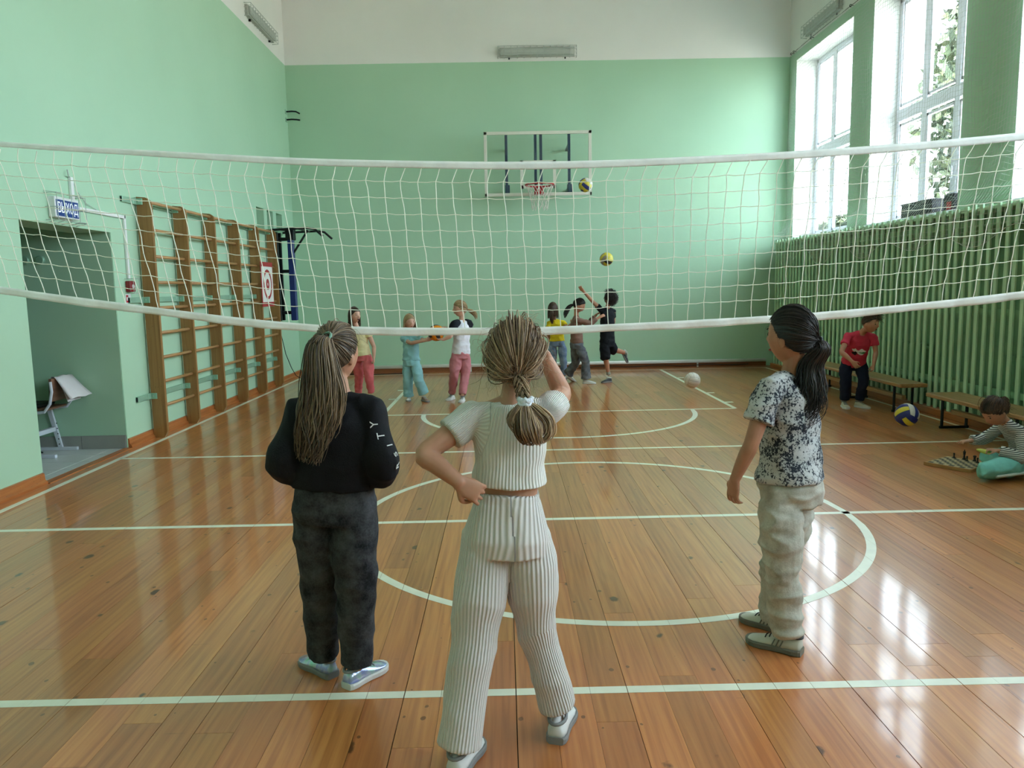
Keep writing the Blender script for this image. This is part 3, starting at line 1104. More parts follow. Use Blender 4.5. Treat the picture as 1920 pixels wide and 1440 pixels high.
def build_lamp(label, c, along, inward):
    """bulkhead lamp with wire guard; along = unit axis, inward = from the wall into the room"""
    a, n = V(*along), V(*inward)
    c = V(*c)
    up = V(0, 0, 1)
    o = thing('wall_lamp', label, 'lamp', tuple(c - up * .085), 'caged wall lamps above the green paint')
    hl = .63

    def slab(m, l, h, d0, d1):
        rings = []
        for d, s in ((d0, 1), (d1 - .01, 1), (d1, .93)):
            rings.append([c + a * l * sx * s + up * h * sz * s + n * d for sx, sz in ((-1, -1), (1, -1), (1, 1), (-1, 1))])
        return m.loft(rings)
    slab(MB(), hl, .075, .001, .05).build('housing', mat('lamp_housing', lin(176, 180, 172), .5, var=.04), o)
    slab(MB(), hl * .97, .055, .05, .085).build('diffuser', mat('lamp_diffuser', lin(196, 202, 196), .25, var=.03), o)
    g = MB()
    for h in (-.085, -.03, .03, .085):
        d = .10
        g.tube([c - a * (hl + .03) + up * h + n * .002, c - a * (hl + .03) + up * h + n * d, c + a * (hl + .03) + up * h + n * d, c + a * (hl + .03) + up * h + n * .002], .004, 5)
    for k in range(13):
        q = c + a * (-(hl + .03) + 2 * (hl + .03) * k / 12)
        g.tube([q - up * .09 + n * .002, q - up * .085 + n * .10, q + up * .085 + n * .10, q + up * .09 + n * .002], .0035, 5)
    g.build('wire_guard', M_WIRE, o)
    for k in (-.75, .75):
        MB().bbox(tuple(c + a * hl * k - up * .11 + n * .0 - V(.012, .012, 0)), tuple(c + a * hl * k - up * .08 + n * .02 + V(.012, .012, 0)), .002).build('clip', M_BLACKMETAL, o)


build_lamp('caged strip lamp high on the end wall', (.645, YB, 5.375), (1, 0, 0), (0, -1, 0))
build_lamp('caged strip lamp high on the left wall', (XL, 12.2, 5.45), (0, 1, 0), (1, 0, 0))
build_lamp('caged strip lamp high on the right wall above the farthest window', (XR, 12.17, 5.40), (0, 1, 0), (-1, 0, 0))

# heating pipe on the end wall
pp = thing('heating_pipe', 'white heating pipe running low along the end wall', 'pipe', (0.5, YB - .06, 0))
MB().tube([(XL + .12, YB - .06, .115), (4.60, YB - .06, .105)], .028, 12).build('pipe', M_PIPE, pp, True)
for x in (-2.6, -.6, 1.4, 3.4):
    MB().box((x - .012, YB - .075, .0), (x + .012, YB - .045, .09)).build('bracket', M_PIPE, pp)


# ------------------------------------------------------------------ basketball board
def build_backboard():
    y = 13.0
    x0, x1, z0, z1 = -.275, 1.492, 2.95, 3.985
    b = thing('basketball_board', 'clear basketball board with white frame and red hoop on the end wall', 'basketball hoop', (.61, 13.1, 2.7))
    M = mat('board_white', lin(218, 218, 204), .45, var=.04)
    t = .05
    fr = MB()
    for lo, hi in (((x0, z0), (x1, z0 + t)), ((x0, z1 - t), (x1, z1)), ((x0, z0), (x0 + t, z1)), ((x1 - t, z0), (x1, z1))):
        fr.bbox((lo[0], y - .015, lo[1]), (hi[0], y + .015, hi[1]), .003)
    fr.build('frame', M, b)
    MB().box((x0 + .02, y - .004, z0 + .02), (x1 - .02, y + .004, z1 - .02)).build('clear_panel', M_GLASS, b)
    sq = MB()
    for lo, hi in (((.315, 3.07), (.905, 3.12)), ((.315, 3.47), (.905, 3.52)), ((.315, 3.07), (.365, 3.52)), ((.855, 3.07), (.905, 3.52))):
        sq.box((lo[0], y - .008, lo[1]), (hi[0], y - .005, hi[1]))
    sq.build('target_square', M, b)
    for x in (.09, .57, .66, 1.125):
        MB().bbox((x - .022, y + .02, z0 + .02), (x + .022, y + .07, z1 - .03), .004).build('strut', M_NAVYMETAL, b)
    for x in (.09, 1.125):
        MB().bbox((x - .03, y + .05, 3.0), (x + .05, y + .12, 3.14), .004).build('clamp', M_NAVYMETAL, b)
        for z in (3.06, 3.75):
            MB().bbox((x - .02, y + .07, z), (x + .02, YB - .001, z + .04), .003).build('wall_arm', M_NAVYMETAL, b)
    hoop = (.612, 12.60, 3.075)
    rim = MB().tube([(hoop[0] + .228 * math.cos(a), hoop[1] + .228 * math.sin(a), hoop[2]) for a in np.linspace(0, 2 * math.pi, 33)[:-1]], .0125, 8, closed=True)
    rr = rim.build('rim', M_RED, b, True)
    MB().bbox((.54, 12.83, 2.96), (.685, 12.985, 3.085), .004).build('rim_bracket', M_RED, b)
    nt = MB()
    n = 12
    lev = [(.222, 0.0), (.185, -.10), (.155, -.20), (.135, -.29), (.13, -.38)]
    for s in (-1, 1):
        for k in range(n):
            p = []
            for i, (r, dz) in enumerate(lev):
                a = 2 * math.pi * (k + .5 * s * i) / n
                p.append((hoop[0] + r * math.cos(a), hoop[1] + r * math.sin(a), hoop[2] + dz - (.02 if i == 4 and k % 3 == 0 else 0)))
            nt.tube(p, .0045, 5)
    tag(nt.build('hoop_net', mat('hoop_cord', lin(214, 212, 200), .7, var=.05), b), None, None, None, None)


build_backboard()


# ------------------------------------------------------------------ volleyball net
def build_net():
    Y = 4.68
    M = mat('net_cord', lin(244, 244, 228), .65, var=.03)
    MT = mat('net_tape_white', lin(246, 246, 242), .5, var=.05, vscale=14, bump=.003, bscale=22)
    net = thing('volleyball_net', 'white volleyball net sagging across the hall between both side walls', 'volleyball net', (.5, Y, 1.17))
    tx = [-3.6, -2.93, -2.0, -1.19, -.565, .066, .7, 1.71, 2.41, 3.106, 4.0, 4.93]
    tz = [2.41, 2.35, 2.281, 2.227, 2.201, 2.184, 2.185, 2.215, 2.252, 2.302, 2.38, 2.47]
    th = [.03, .03, .034, .040, .041, .044, .042, .043, .046, .045, .045, .045]
    bx = [-3.6, -3.015, -2.26, -1.5, -.92, .047, .696, 1.736, 2.45, 3.165, 4.0, 4.93]
    bz = [1.62, 1.51, 1.392, 1.284, 1.23, 1.205, 1.215, 1.252, 1.30, 1.366, 1.46, 1.58]

    def sm(x, X, Z):
        # smooth interpolation (Catmull-Rom through the samples)
        i = int(np.clip(np.searchsorted(X, x) - 1, 0, len(X) - 2))
        t = (x - X[i]) / (X[i + 1] - X[i])
        m0 = (Z[i + 1] - Z[max(i - 1, 0)]) / (X[i + 1] - X[max(i - 1, 0)])
        m1 = (Z[min(i + 2, len(X) - 1)] - Z[i]) / (X[min(i + 2, len(X) - 1)] - X[i])
        h = X[i + 1] - X[i]
        return Z[i] * (2 * t**3 - 3 * t**2 + 1) + h * m0 * (t**3 - 2 * t**2 + t) + Z[i + 1] * (-2 * t**3 + 3 * t**2) + h * m1 * (t**3 - t**2)

    xs = np.linspace(-3.6, 4.925, 140)
    # top band: a tape folded over the cable
    r1 = []
    for x in xs:
        z, h = sm(x, tx, tz), sm(x, tx, th)
        w = .010 + .002 * math.sin(x * 9)
        r1.append([(x, Y + w * c, z - h / 2 + h / 2 * s) for c, s in ((0, 1), (.9, .7), (1, .2), (.6, -.6), (.8, -1), (-.5, -1), (-.4, -.55), (-1, .15), (-.8, .75))])
    MB().loft(r1).build('top_band', MT, net, True)
    r2 = []
    for x in xs:
        z = sm(x, bx, bz)
        wv = .006 * math.sin(x * 23) + .004 * math.sin(x * 41 + 1)
        h = .048 + .003 * math.sin(x * 7)
        r2.append([(x, Y - .006 + wv * s2 + w, z - h * f) for w, f, s2 in ((0.004, 0, .2), (.006, .35, .6), (.007, .7, 1.1), (.008, 1, 1.5), (.001, 1, 1.5), (0, .7, 1.1), (-.001, .35, .6), (-.003, 0, .2))])
    MB().loft(r2).build('bottom_band', MT, net, True)
    # mesh of square cells
    mb = MB()
    cell, xc = .1025, .25
    cols = np.arange(-33, 46)
    rows = 10

    def node(c, r):
        x0 = xc + c * cell
        f = r / rows
        lean = (-.035 if r >= 1 else .0) + .03 * f
        x = xc + (x0 - xc) * (1 - .055 * f) + lean + .004 * math.sin(c * 2.1 + r * 1.7)
        zt = sm(np.clip(x, -3.59, 4.9), tx, tz) - .04
        zb = sm(np.clip(x, -3.59, 4.9), bx, bz) - .006
        g = [0, .085, .185, .285, .385, .485, .585, .685, .785, .885, 1.0][r]
        return (x, Y + .006 * math.sin(c * .9 + r), zt + (zb - zt) * g + .003 * math.sin(c * 3.3 + r * 2.2))

    for c in cols:
        p = [node(c, r) for r in range(rows + 1)]
        if p[0][0] < -3.58 or p[0][0] > 4.9:
            continue
        q = []
        for i in range(rows):
            q.append(p[i])
            m = (V(*p[i]) + V(*p[i + 1])) / 2
            q.append(m + V(.003 * math.sin(c * 5.1 + i * 2.3), 0, 0))
        q.append(p[-1])
        mb.tube(q, .0027, 5)
    for r in range(1, rows):
        p = [node(c, r) for c in cols]
        p = [a for a in p if -3.58 < a[0] < 4.9]
        q = []
        for i in range(len(p) - 1):
            q.append(p[i])
            q.append((V(*p[i]) + V(*p[i + 1])) / 2 - V(0, 0, .004))
        q.append(p[-1])
        mb.tube(q, .0024, 5)
    tag(mb.build('netting', M, net), None, None, None, 'stuff')


build_net()


# ------------------------------------------------------------------ balls
def ball(label, c, r, scheme, rot=(0, 0, 0), name='volleyball'):
    """cube-sphere of 18 panels, three strips on each face, with seams sunk between them"""
    R = Matrix.Rotation(rot[2], 3, 'Z') @ Matrix.Rotation(rot[1], 3, 'Y') @ Matrix.Rotation(rot[0], 3, 'X')
    R = np.array(R)
    o = thing(name, label, 'ball', (c[0], c[1], c[2] - r), 'balls in the hall')
    MB().ell(c, (r * .975,) * 3, n=20, m=12).build('bladder', mat('ball_seam', lin(70, 70, 70), .7, var=0), o, True)
    axes = [(V(1, 0, 0), V(0, 1, 0), V(0, 0, 1)), (V(-1, 0, 0), V(0, -1, 0), V(0, 0, 1)), (V(0, 1, 0), V(0, 0, 1), V(1, 0, 0)),
            (V(0, -1, 0), V(0, 0, -1), V(1, 0, 0)), (V(0, 0, 1), V(1, 0, 0), V(0, 1, 0)), (V(0, 0, -1), V(-1, 0, 0), V(0, 1, 0))]
    for fi, (n, u, v) in enumerate(axes):
        for s in range(3):
            a0, a1 = -1 + 2 * s / 3 + .015, -1 + 2 * (s + 1) / 3 - .015
            N, Mm = 5, 9
            vs, fs = [], []
            for i in range(N):
                for j in range(Mm):
                    a = a0 + (a1 - a0) * i / (N - 1)
                    b = -.985 + 1.97 * j / (Mm - 1)
                    d = unit(n + u * math.tan(a * math.pi / 4) + v * math.tan(b * math.pi / 4))
                    edge = (i in (0, N - 1)) or (j in (0, Mm - 1))
                    vs.append(V(*c) + R @ d * r * (.978 if edge else 1.0))
            for i in range(N - 1):
                for j in range(Mm - 1):
                    fs.append((i * Mm + j, (i + 1) * Mm + j, (i + 1) * Mm + j + 1, i * Mm + j + 1))
            MB().add(vs, fs).build('panel', scheme(fi, s), o, True)
    return o


BW = mat('ball_white', lin(214, 208, 198), .45, var=.03)
BY = mat('ball_yellow', lin(214, 198, 62), .45, var=.03)
BB = mat('ball_blue', lin(30, 40, 112), .45, var=.03)
BO = mat('ball_orange', lin(232, 140, 20), .45, var=.03)
BK = mat('ball_black', lin(38, 36, 38), .45, var=.03)
BG = mat('ball_grey', lin(150, 140, 132), .45, var=.03)
ball('white, yellow and blue volleyball flying beside the basketball hoop', (1.241, 11.6, 2.93), .105, lambda f, s: (BB if s == 1 else (BY if f % 2 else BW)) if f != 4 else BW, (.5, .6, .3))
ball('yellow and grey volleyball in the air above the jumping child', (1.597, 12.0, 1.859), .105, lambda f, s: (BY if f in (0, 4, 3) else BG) if s != 1 else (BK if f == 3 else BY), (.6, .2, .5))
ball('plain white ball just above the floor by the right lane line', (2.478, 10.1, .187), .105, lambda f, s: BW, (.3, .2, .1), 'ball')
ball('blue and yellow volleyball bouncing near the slat screen', (3.712, 7.0, .208), .107, lambda f, s: (BY if s == 1 else BB) if f % 2 else (BW if s != 1 else (BB if f else BY)), (.9, .5, .4))
ball('orange and black volleyball held between two children', (-.868, 9.82, .895), .105, lambda f, s: BO if s != 1 else BK, (.2, 1.2, .4))


# ------------------------------------------------------------------ chair in the passage, sheet over it
def build_chair():
    M = mat('chair_frame_white', lin(206, 212, 222), .35, var=.03)
    S = mat('chair_seat_black', lin(24, 30, 28), .6, var=.05)
    W = plain_wood('chair_back_wood', lin(110, 78, 62), lin(128, 92, 72), lin(140, 104, 84), 'y')
    c = thing('school_chair', 'white framed school chair with dark seat in the passage', 'chair', (-4.27, 7.03, 0))
    MB().bbox((-4.55, 6.86, .425), (-4.12, 7.20, .445), .008).build('seat', W, c)
    b = MB().loft([[(-4.085 + .02 * math.sin(3 * (z - .5)), 6.86, z), (-4.063 + .02 * math.sin(3 * (z - .5)), 6.86, z), (-4.063 + .02 * math.sin(3 * (z - .5)), 7.20, z), (-4.085 + .02 * math.sin(3 * (z - .5)), 7.20, z)] for z in np.linspace(.51, .715, 6)])
    b.build('backrest', W, c)
    for y in (6.85, 7.21):
        MB().tube([(-4.56, y, .41), (-4.25, y, .405), (-4.13, y, .42), (-4.075, y, .49), (-4.05, y, .60), (-4.055, y, .69)], .0135, 8).build('side_tube', M, c)
        MB().bbox((-4.52, y - .018, .0), (-4.06, y + .018, .03), .004).build('foot', M, c)
        for x in (-4.42, -4.22):
            pass
        MB().loft([[(x - .02, y - .012, z), (x + .02, y - .012, z), (x + .02, y + .012, z), (x - .02, y + .012, z)] for x, z in ((-4.22, .02), (-4.30, .41))]).build('leg', M, c)
        for k in range(5):
            zz = .06 + .05 * k
            MB().ell((-4.225 - .04 * zz, y - .0125, zz), (.006, .002, .006), n=8, m=4).build('hole', M_BLACKMETAL, c)
    MB().loft([[(x - .02, y, z - .015) for x, z in ((-4.27, .2), (-4.23, .2), (-4.23, .24), (-4.27, .24))] for y in (6.85, 7.21)]).build('cross_rail', M, c)
    MB().bbox((-4.52, 6.90, .446), (-4.20, 7.16, .485), .015).build('cushion', S, c)
    P = mat('white_paper', lin(214, 208, 210), .6, var=.03)
    # sheet folded over the top of the backrest, hanging down both sides
    vs, fs = [], []
    prof = [(-4.040, .50), (-4.025, .60), (-4.040, .70), (-4.070, .724), (-4.094, .71), (-4.10, .68)]
    prof = [(-3.90, .535), (-3.965, .61), (-4.02, .68), (-4.055, .722), (-4.085, .725), (-4.104, .70), (-4.107, .62)]
    n = 7
    for i in range(n):
        y = 6.93 + .27 * i / (n - 1)
        for (x, z) in prof:
            k = (x + 4.1) / .2
            vs.append((x + .03 * k * (i / (n - 1)), y - .06 * k + .007 * k * i, z + .006 * math.sin(i * 1.7 + z * 20)))
    m = len(prof)
    nv = len(vs)
    vs += [(x + .002, y, z - .003) for x, y, z in vs]
    for i in range(n - 1):
        for j in range(m - 1):
            a = i * m + j
            fs.append((a, a + m, a + m + 1, a + 1))
            fs.append((nv + a, nv + a + 1, nv + a + m + 1, nv + a + m))
    border = [i for i in range(m)] + [i * m + m - 1 for i in range(1, n)] + [(n - 1) * m + j for j in range(m - 2, -1, -1)] + [i * m for i in range(n - 2, 0, -1)]
    for a, b in zip(border, border[1:] + border[:1]):
        fs.append((a, b, nv + b, nv + a))
    sh = MB().add(vs, fs)
    tag(sh.build('paper_sheet', P, None, True), 'large white sheet folded over the chair back in the passage', 'paper')
    s2 = MB().loft([[(x, y, z), (x + .002, y, z)][:2] + [(x + .002, y2, z), (x, y2, z)] for (x, z, y, y2) in ((-4.035, .70, 6.95, 7.17), (-3.985, .58, 6.93, 7.15), (-3.955, .50, 6.92, 7.14))])
    tag(s2.build('paper_sheet', P, None), 'second white sheet hanging under the folded one on the chair back', 'paper')
    cb = MB().tube([(-4.6, 6.9, .01), (-4.45, 7.0, .012), (-4.38, 7.12, .012), (-4.3, 7.05, .012), (-4.42, 6.93, .012), (-4.55, 7.05, .012)], .006, 6)
    tag(cb.build('cable', M_BLACKMETAL, None, True), 'black cable coiled on the tiles under the chair', 'cable')


build_chair()


# ------------------------------------------------------------------ chess
def build_chess():
    ang = math.atan2(.2, .297)
    cx, cy = 3.52, 5.845
    s = .175
    u, v = V(math.cos(ang), math.sin(ang), 0), V(-math.sin(ang), math.cos(ang), 0)
    c = V(cx, cy, 0)
    o = thing('chessboard', 'open folding chessboard lying on the floor before the seated child', 'chessboard', (cx, cy, 0))
    wood = mat('chess_wood', lin(170, 128, 78), .45, var=.1)

    def slab(a0, a1, b0, b1, z0, z1):
        q = [c + u * a0 + v * b0, c + u * a1 + v * b0, c + u * a1 + v * b1, c + u * a0 + v * b1]
        return MB().loft([[p + V(0, 0, z) for p in q] for z in (z0, z1)])
    for a0, a1 in ((-s, -.001), (.001, s)):
        slab(a0, a1, -s, s, .002, .026).build('half', wood, o)
    dk, lt = mat('chess_dark', lin(40, 28, 22), .4, var=.05), mat('chess_light', lin(206, 186, 148), .4, var=.05)
    k = .0195
    for i in range(8):
        for j in range(8):
            a, b = (-4 + i) * 2 * k, (-4 + j) * 2 * k
            slab(a + .0004, a + 2 * k - .0004, b + .0004, b + 2 * k - .0004, .026, .0268).build('square', dk if (i + j) % 2 else lt, o)
    bk = mat('chess_piece_black', lin(34, 28, 26), .35, var=.04)
    kinds = [('pawn', [(.011, 0), (.012, .004), (.006, .010), (.0045, .022), (.008, .024), (.004, .026), (.0075, .032), (.006, .039), (.001, .042)]),
             ('king', [(.014, 0), (.015, .005), (.008, .014), (.006, .04), (.011, .044), (.008, .05), (.012, .064), (.004, .068), (.004, .078), (.001, .08)]),
             ('rook', [(.013, 0), (.014, .005), (.009, .012), (.008, .03), (.012, .033), (.012, .045), (.009, .045), (.009, .042)])]
    where = [(2, -3, 0, 'black pawn nearest the front edge of the chessboard'), (3, -2, 2, 'black rook on the near right part of the chessboard'),
             (3, 0, 1, 'tall black king beside the knee of the seated child'), (3, 2, 0, 'black pawn at the far right edge of the chessboard'), (2, -1, 0, 'black pawn in front of the black rook on the chessboard')]
    for i, j, kd, lab in where:
        p = c + u * (i * 2 * k + k) + v * (j * 2 * k + k)
        q = thing('chess_piece', lab, 'chess piece', (p[0], p[1], .0268), 'black chess pieces on the board')
        MB().lathe((p[0], p[1], .0268), kinds[kd][1], 12).build('body', bk, q, True)


build_chess()


# ------------------------------------------------------------------ people: building blocks
def catmull(pts, n):
    """resample a poly-line smoothly with n samples per span"""
    P = [V(*p) for p in pts]
    out = []
    for i in range(len(P) - 1):
        p0, p1, p2, p3 = P[max(i - 1, 0)], P[i], P[i + 1], P[min(i + 2, len(P) - 1)]
        for k in range(n):
            t = k / n
            out.append(.5 * ((2 * p1) + (p2 - p0) * t + (2 * p0 - 5 * p1 + 4 * p2 - p3) * t * t + (3 * p1 - p0 - 3 * p2 + p3) * t ** 3))
    out.append(P[-1])
    return out


def limb(mb, pts, radii, n=14, span=5, ref=None, round_ends=True):
    """tube through joints with smoothly varying radii (numbers or (a, b))"""
    path = catmull(pts, span)
    two = [r if isinstance(r, (tuple, list)) else (r, r) for r in radii]
    rr = catmull([(a, b, 0) for a, b in two], span)
    rad = [(max(.001, r[0]), max(.001, r[1])) for r in rr]
    if round_ends:
        d0, d1 = unit(path[0] - path[1]), unit(path[-1] - path[-2])
        path = [path[0] + d0 * rad[0][0] * .75, path[0] + d0 * rad[0][0] * .5] + path + [path[-1] + d1 * rad[-1][0] * .5, path[-1] + d1 * rad[-1][0] * .75]
        rad = [tuple(x * .35 for x in rad[0]), tuple(x * .8 for x in rad[0])] + rad + [tuple(x * .8 for x in rad[-1]), tuple(x * .35 for x in rad[-1])]
    mb.tube(path, rad, n, ref)
    return mb


def ring(c, ax, ay, rx, ry, n=24, p=2.3):
    out = []
    for i in range(n):
        a = 2 * math.pi * i / n
        co, si = math.cos(a), math.sin(a)
        out.append(c + ax * rx * math.copysign(abs(co) ** (2 / p), co) + ay * ry * math.copysign(abs(si) ** (2 / p), si))
    return out


def remesh(mb, voxel, smooth=4):
    me = mb.mesh('tmp')
    ob = bpy.data.objects.new('tmp', me)
    COL.objects.link(ob)
    rm = ob.modifiers.new('r', 'REMESH')
    rm.mode = 'VOXEL'
    rm.voxel_size = voxel
    if smooth:
        s = ob.modifiers.new('s', 'SMOOTH')
        s.factor = .5
        s.iterations = smooth
    dg = bpy.context.evaluated_depsgraph_get()
    out = bpy.data.meshes.new_from_object(ob.evaluated_get(dg))
    bpy.data.objects.remove(ob)
    bpy.data.meshes.remove(me)
    return out


def coords(me):
    a = np.empty(len(me.vertices) * 3)
    me.vertices.foreach_get('co', a)
    return a.reshape(-1, 3)


def set_coords(me, a):
    me.vertices.foreach_set('co', np.ascontiguousarray(a).ravel())
    me.update()


def normals(me):
    a = np.empty(len(me.vertices) * 3)
    me.vertices.foreach_get('normal', a)
    return a.reshape(-1, 3)


def wrinkle(me, amp, scale, seed=0.0, fine=.35):
    """cloth folds: ridged noise pushed along the normals"""
    P, N = coords(me), normals(me)
    d = np.empty(len(P))
    sx, sy, sz = scale
    for i, (x, y, z) in enumerate(P):
        d[i] = 1 - 2 * abs(noise.noise((x * sx + seed, y * sy, z * sz + seed))) + fine * noise.noise((x * sx * 2.7, y * sy * 2.7 + seed, z * sz * 2.7))
    set_coords(me, P + N * (np.maximum(d - .5, -.55) * amp)[:, None])


def finish(me, name, m, parent, sub=None):
    """link a mesh given in world coordinates under its parent"""
    off = V(*world_loc(parent))
    set_coords(me, coords(me) - off)
    me.polygons.foreach_set('use_smooth', [True] * len(me.polygons))
    return link(name, me, m, parent)


def skin_mat(name, c):
    t = NT(name)
    geo = t.n('ShaderNodeNewGeometry')
    f = t.noise(geo.outputs['Position'], 18.0, 3.0)
    t.base(t.ramp(f, [(.3, tuple(x * .92 for x in c)), (.7, tuple(min(1, x * 1.06) for x in c))]))
    t.set(Roughness=.5)
    t.p.inputs['Specular IOR Level'].default_value = .35
    t.p.inputs['Subsurface Weight'].default_value = .08
    t.p.inputs['Subsurface Radius'].default_value = (.012, .005, .003)
    return t.m


def hair_mat(name, dark, light):
    t = NT(name)
    at = t.n('ShaderNodeAttribute', attribute_name='tone')
    geo = t.n('ShaderNodeNewGeometry')
    f = t.math('ADD', at.outputs['Fac'], t.math('MULTIPLY_ADD', t.noise(geo.outputs['Position'], 40, 2), .3, -.15))
    t.base(t.ramp(f, [(.1, dark), (.9, light)]))
    t.set(Roughness=.42)
    t.p.inputs['Specular IOR Level'].default_value = .45
    t.p.inputs['Anisotropic'].default_value = .3
    return t.m


def cloth(name, c, rough=.85, var=.08, vscale=14, bump=.0012, bscale=260):
    m = mat('cloth_' + name, c, rough, 0, .25, var, vscale, bump, bscale)
    return m


def rib_cloth(name, c, count, depth):
    """ribbed knit: ribs run down the limb, the angle round it is stored on the vertices"""
    t = NT('cloth_' + name)
    at = t.n('ShaderNodeAttribute', attribute_name='rib')
    s = t.n('ShaderNodeSeparateXYZ')
    t.l(at.outputs['Vector'], s.inputs[0])
    ang = t.math('ARCTAN2', s.outputs['Y'], s.outputs['X'])
    h = t.math('SINE', t.math('MULTIPLY', ang, float(count)))
    h = t.math('MULTIPLY_ADD', h, .5, .5)
    t.base(t.mix(h, tuple(x * .86 for x in c), c))  # groove shade painted into the colour, on top of the bump
    t.set(Roughness=.9)
    t.p.inputs['Specular IOR Level'].default_value = .2
    t.l(t.bump(h, 1.0, depth), t.p.inputs['Normal'])
    return t.m


def store_ribs(me, axes):
    """axes: list of (a, b) line segments; stores (cos, sin) of the angle around the nearest one"""
    P = coords(me)
    best = np.full(len(P), 1e9)
    out = np.zeros((len(P), 3))
    for a, b in axes:
        a, b = V(*a), V(*b)
        d = unit(b - a)
        ref = unit(V(0, 1, 0) - d * d[1])
        oth = np.cross(d, ref)
        t = np.clip((P - a) @ d, 0, np.linalg.norm(b - a))
        q = P - (a + t[:, None] * d)
        dist = np.linalg.norm(q, axis=1)
        x, y = (P - a) @ ref, (P - a) @ oth
        n = np.hypot(x, y) + 1e-9
        m = dist < best
        best[m] = dist[m]
        out[m, 0] = (x / n)[m]
        out[m, 1] = (y / n)[m]
    at = me.attributes.new('rib', 'FLOAT_VECTOR', 'POINT')
    at.data.foreach_set('vector', out.ravel())


# ---- head -----------------------------------------------------------------------
HA, HB, HCc = .073, .091, .107


def head_point(d, k=1.0):
    x, y, z = d[0] * HA, d[1] * HB, d[2] * HCc
    if z < 0:
        t = -z / HCc
        x *= 1 - .34 * t ** 1.6
        y *= (1 - .10 * t) if y > 0 else (1 - .50 * t ** 1.4)
    if k == 1.0 and y > 0:
        y += .020 * math.exp(-((x / .011) ** 2 + ((z + .018) / .019) ** 2))
        y -= .007 * math.exp(-(((abs(x) - .031) / .016) ** 2 + ((z - .006) / .012) ** 2))
        y += .004 * math.exp(-((x / .02) ** 2 + ((z + .055) / .008) ** 2))
        y += .006 * math.exp(-((x / .018) ** 2 + ((z + .090) / .014) ** 2))
    return V(x, y, z) * k


def sphere_dirs(n=32, m=22):
    out = []
    for k in range(m + 1):
        ph = -math.pi / 2 + math.pi * (k + .01) / (m + .02)
        out.append([V(math.cos(ph) * math.cos(2 * math.pi * i / n), math.cos(ph) * math.sin(2 * math.pi * i / n), math.sin(ph)) for i in range(n)])
    return out


DIRS = sphere_dirs()
DIRS_FINE = sphere_dirs(56, 40)

HAIRLINE = [(0, .062), (40, .042), (62, .03), (80, -.002), (95, -.035), (130, -.062), (180, -.072)]


def hair_z(az, line=HAIRLINE):
    return float(np.interp(az, [a for a, _ in line], [b for _, b in line]))


def cap_point(d, thick=1.085, line=HAIRLINE):
    az = abs(math.degrees(math.atan2(d[0], d[1])))
    p = head_point(d, .999)
    z0 = hair_z(az, line)
    s = min(1.0, max(0.0, (p[2] - z0) / .018))
    s = s * s * (3 - 2 * s)
    return p * (.90 + (thick - .90) * s), s


class Head:
    def __init__(self, c, fwd, up=(0, 0, 1), size=1.0):
        self.c = V(*c)
        f = unit(fwd)
        u = unit(V(*up) - f * np.dot(V(*up), f))
        r = np.cross(f, u)
        self.M = np.array([r, f, u]).T      # local (right, forward, up) -> world
        self.k = size

    def w(self, p):
        return self.c + self.M @ (V(*p) * self.k)

    def d(self, p):
        return self.M @ V(*p)


def add_head(mb, H):
    mb.loft([[H.w(head_point(d)) for d in r] for r in DIRS])
    for s in (-1, 1):
        mb.ell(H.w((s * .071, -.006, -.014)), (.009 * H.k, .017 * H.k, .027 * H.k), [H.d((1, .25 * s, 0)), H.d((-.25 * s, 1, -.15)), H.d((0, .15, 1))], 10, 8)


def strands(paths, radii, tones, sides=4):
    """paths [S,K,3], radii [S,K]; one mesh of thin tapering tubes with a tone per strand"""
    P = np.asarray(paths, float)
    S, K, _ = P.shape
    t = np.gradient(P, axis=1)
    t /= np.linalg.norm(t, axis=2)[:, :, None] + 1e-12
    ref = np.array([.31, .52, .79])
    a = np.cross(t, ref)
    a /= np.linalg.norm(a, axis=2)[:, :, None] + 1e-12
    b = np.cross(t, a)
    rings = [P + (a * math.cos(q) + b * math.sin(q)) * np.asarray(radii)[:, :, None] for q in np.linspace(0, 2 * math.pi, sides + 1)[:-1]]
    Vv = np.stack(rings, 2).reshape(-1, 3)
    idx = np.arange(S * K * sides).reshape(S, K, sides)
    nxt = np.roll(idx, -1, axis=2)
    f = np.stack([idx[:, :-1], nxt[:, :-1], nxt[:, 1:], idx[:, 1:]], -1).reshape(-1, 4)
    tone = np.repeat(np.asarray(tones), K * sides)
    return Vv, f, tone


class Hair:
    """collects cap and strands into one hair mesh"""
    def __init__(self):
        self.v, self.f, self.t, self.n = [], [], [], 0

    def add(self, v, f, tone):
        v = np.asarray(v, float)
        self.v.append(v)
        self.f.extend([tuple(int(i) + self.n for i in q) for q in f])
        self.t.append(np.broadcast_to(np.asarray(tone, float), (len(v),)))
        self.n += len(v)

    def mb(self, mb, tone=.3):
        self.add(mb.v, mb.f, tone)

    def build(self, name, m, parent):
        me = bpy.data.meshes.new(name)
        off = V(*world_loc(parent))
        me.from_pydata((np.concatenate(self.v) - off).tolist(), [], self.f)
        at = me.attributes.new('tone', 'FLOAT', 'POINT')
        at.data.foreach_set('value', np.concatenate(self.t))
        me.polygons.foreach_set('use_smooth', [True] * len(me.polygons))
        me.update()
        return link(name, me, m, parent)


def cap(hair, H, thick=1.085, line=HAIRLINE, tone=.25, fine=False):
    mb = MB().loft([[H.w(cap_point(d, thick, line)[0]) for d in r] for r in (DIRS_FINE if fine else DIRS)])
    hair.mb(mb, tone)


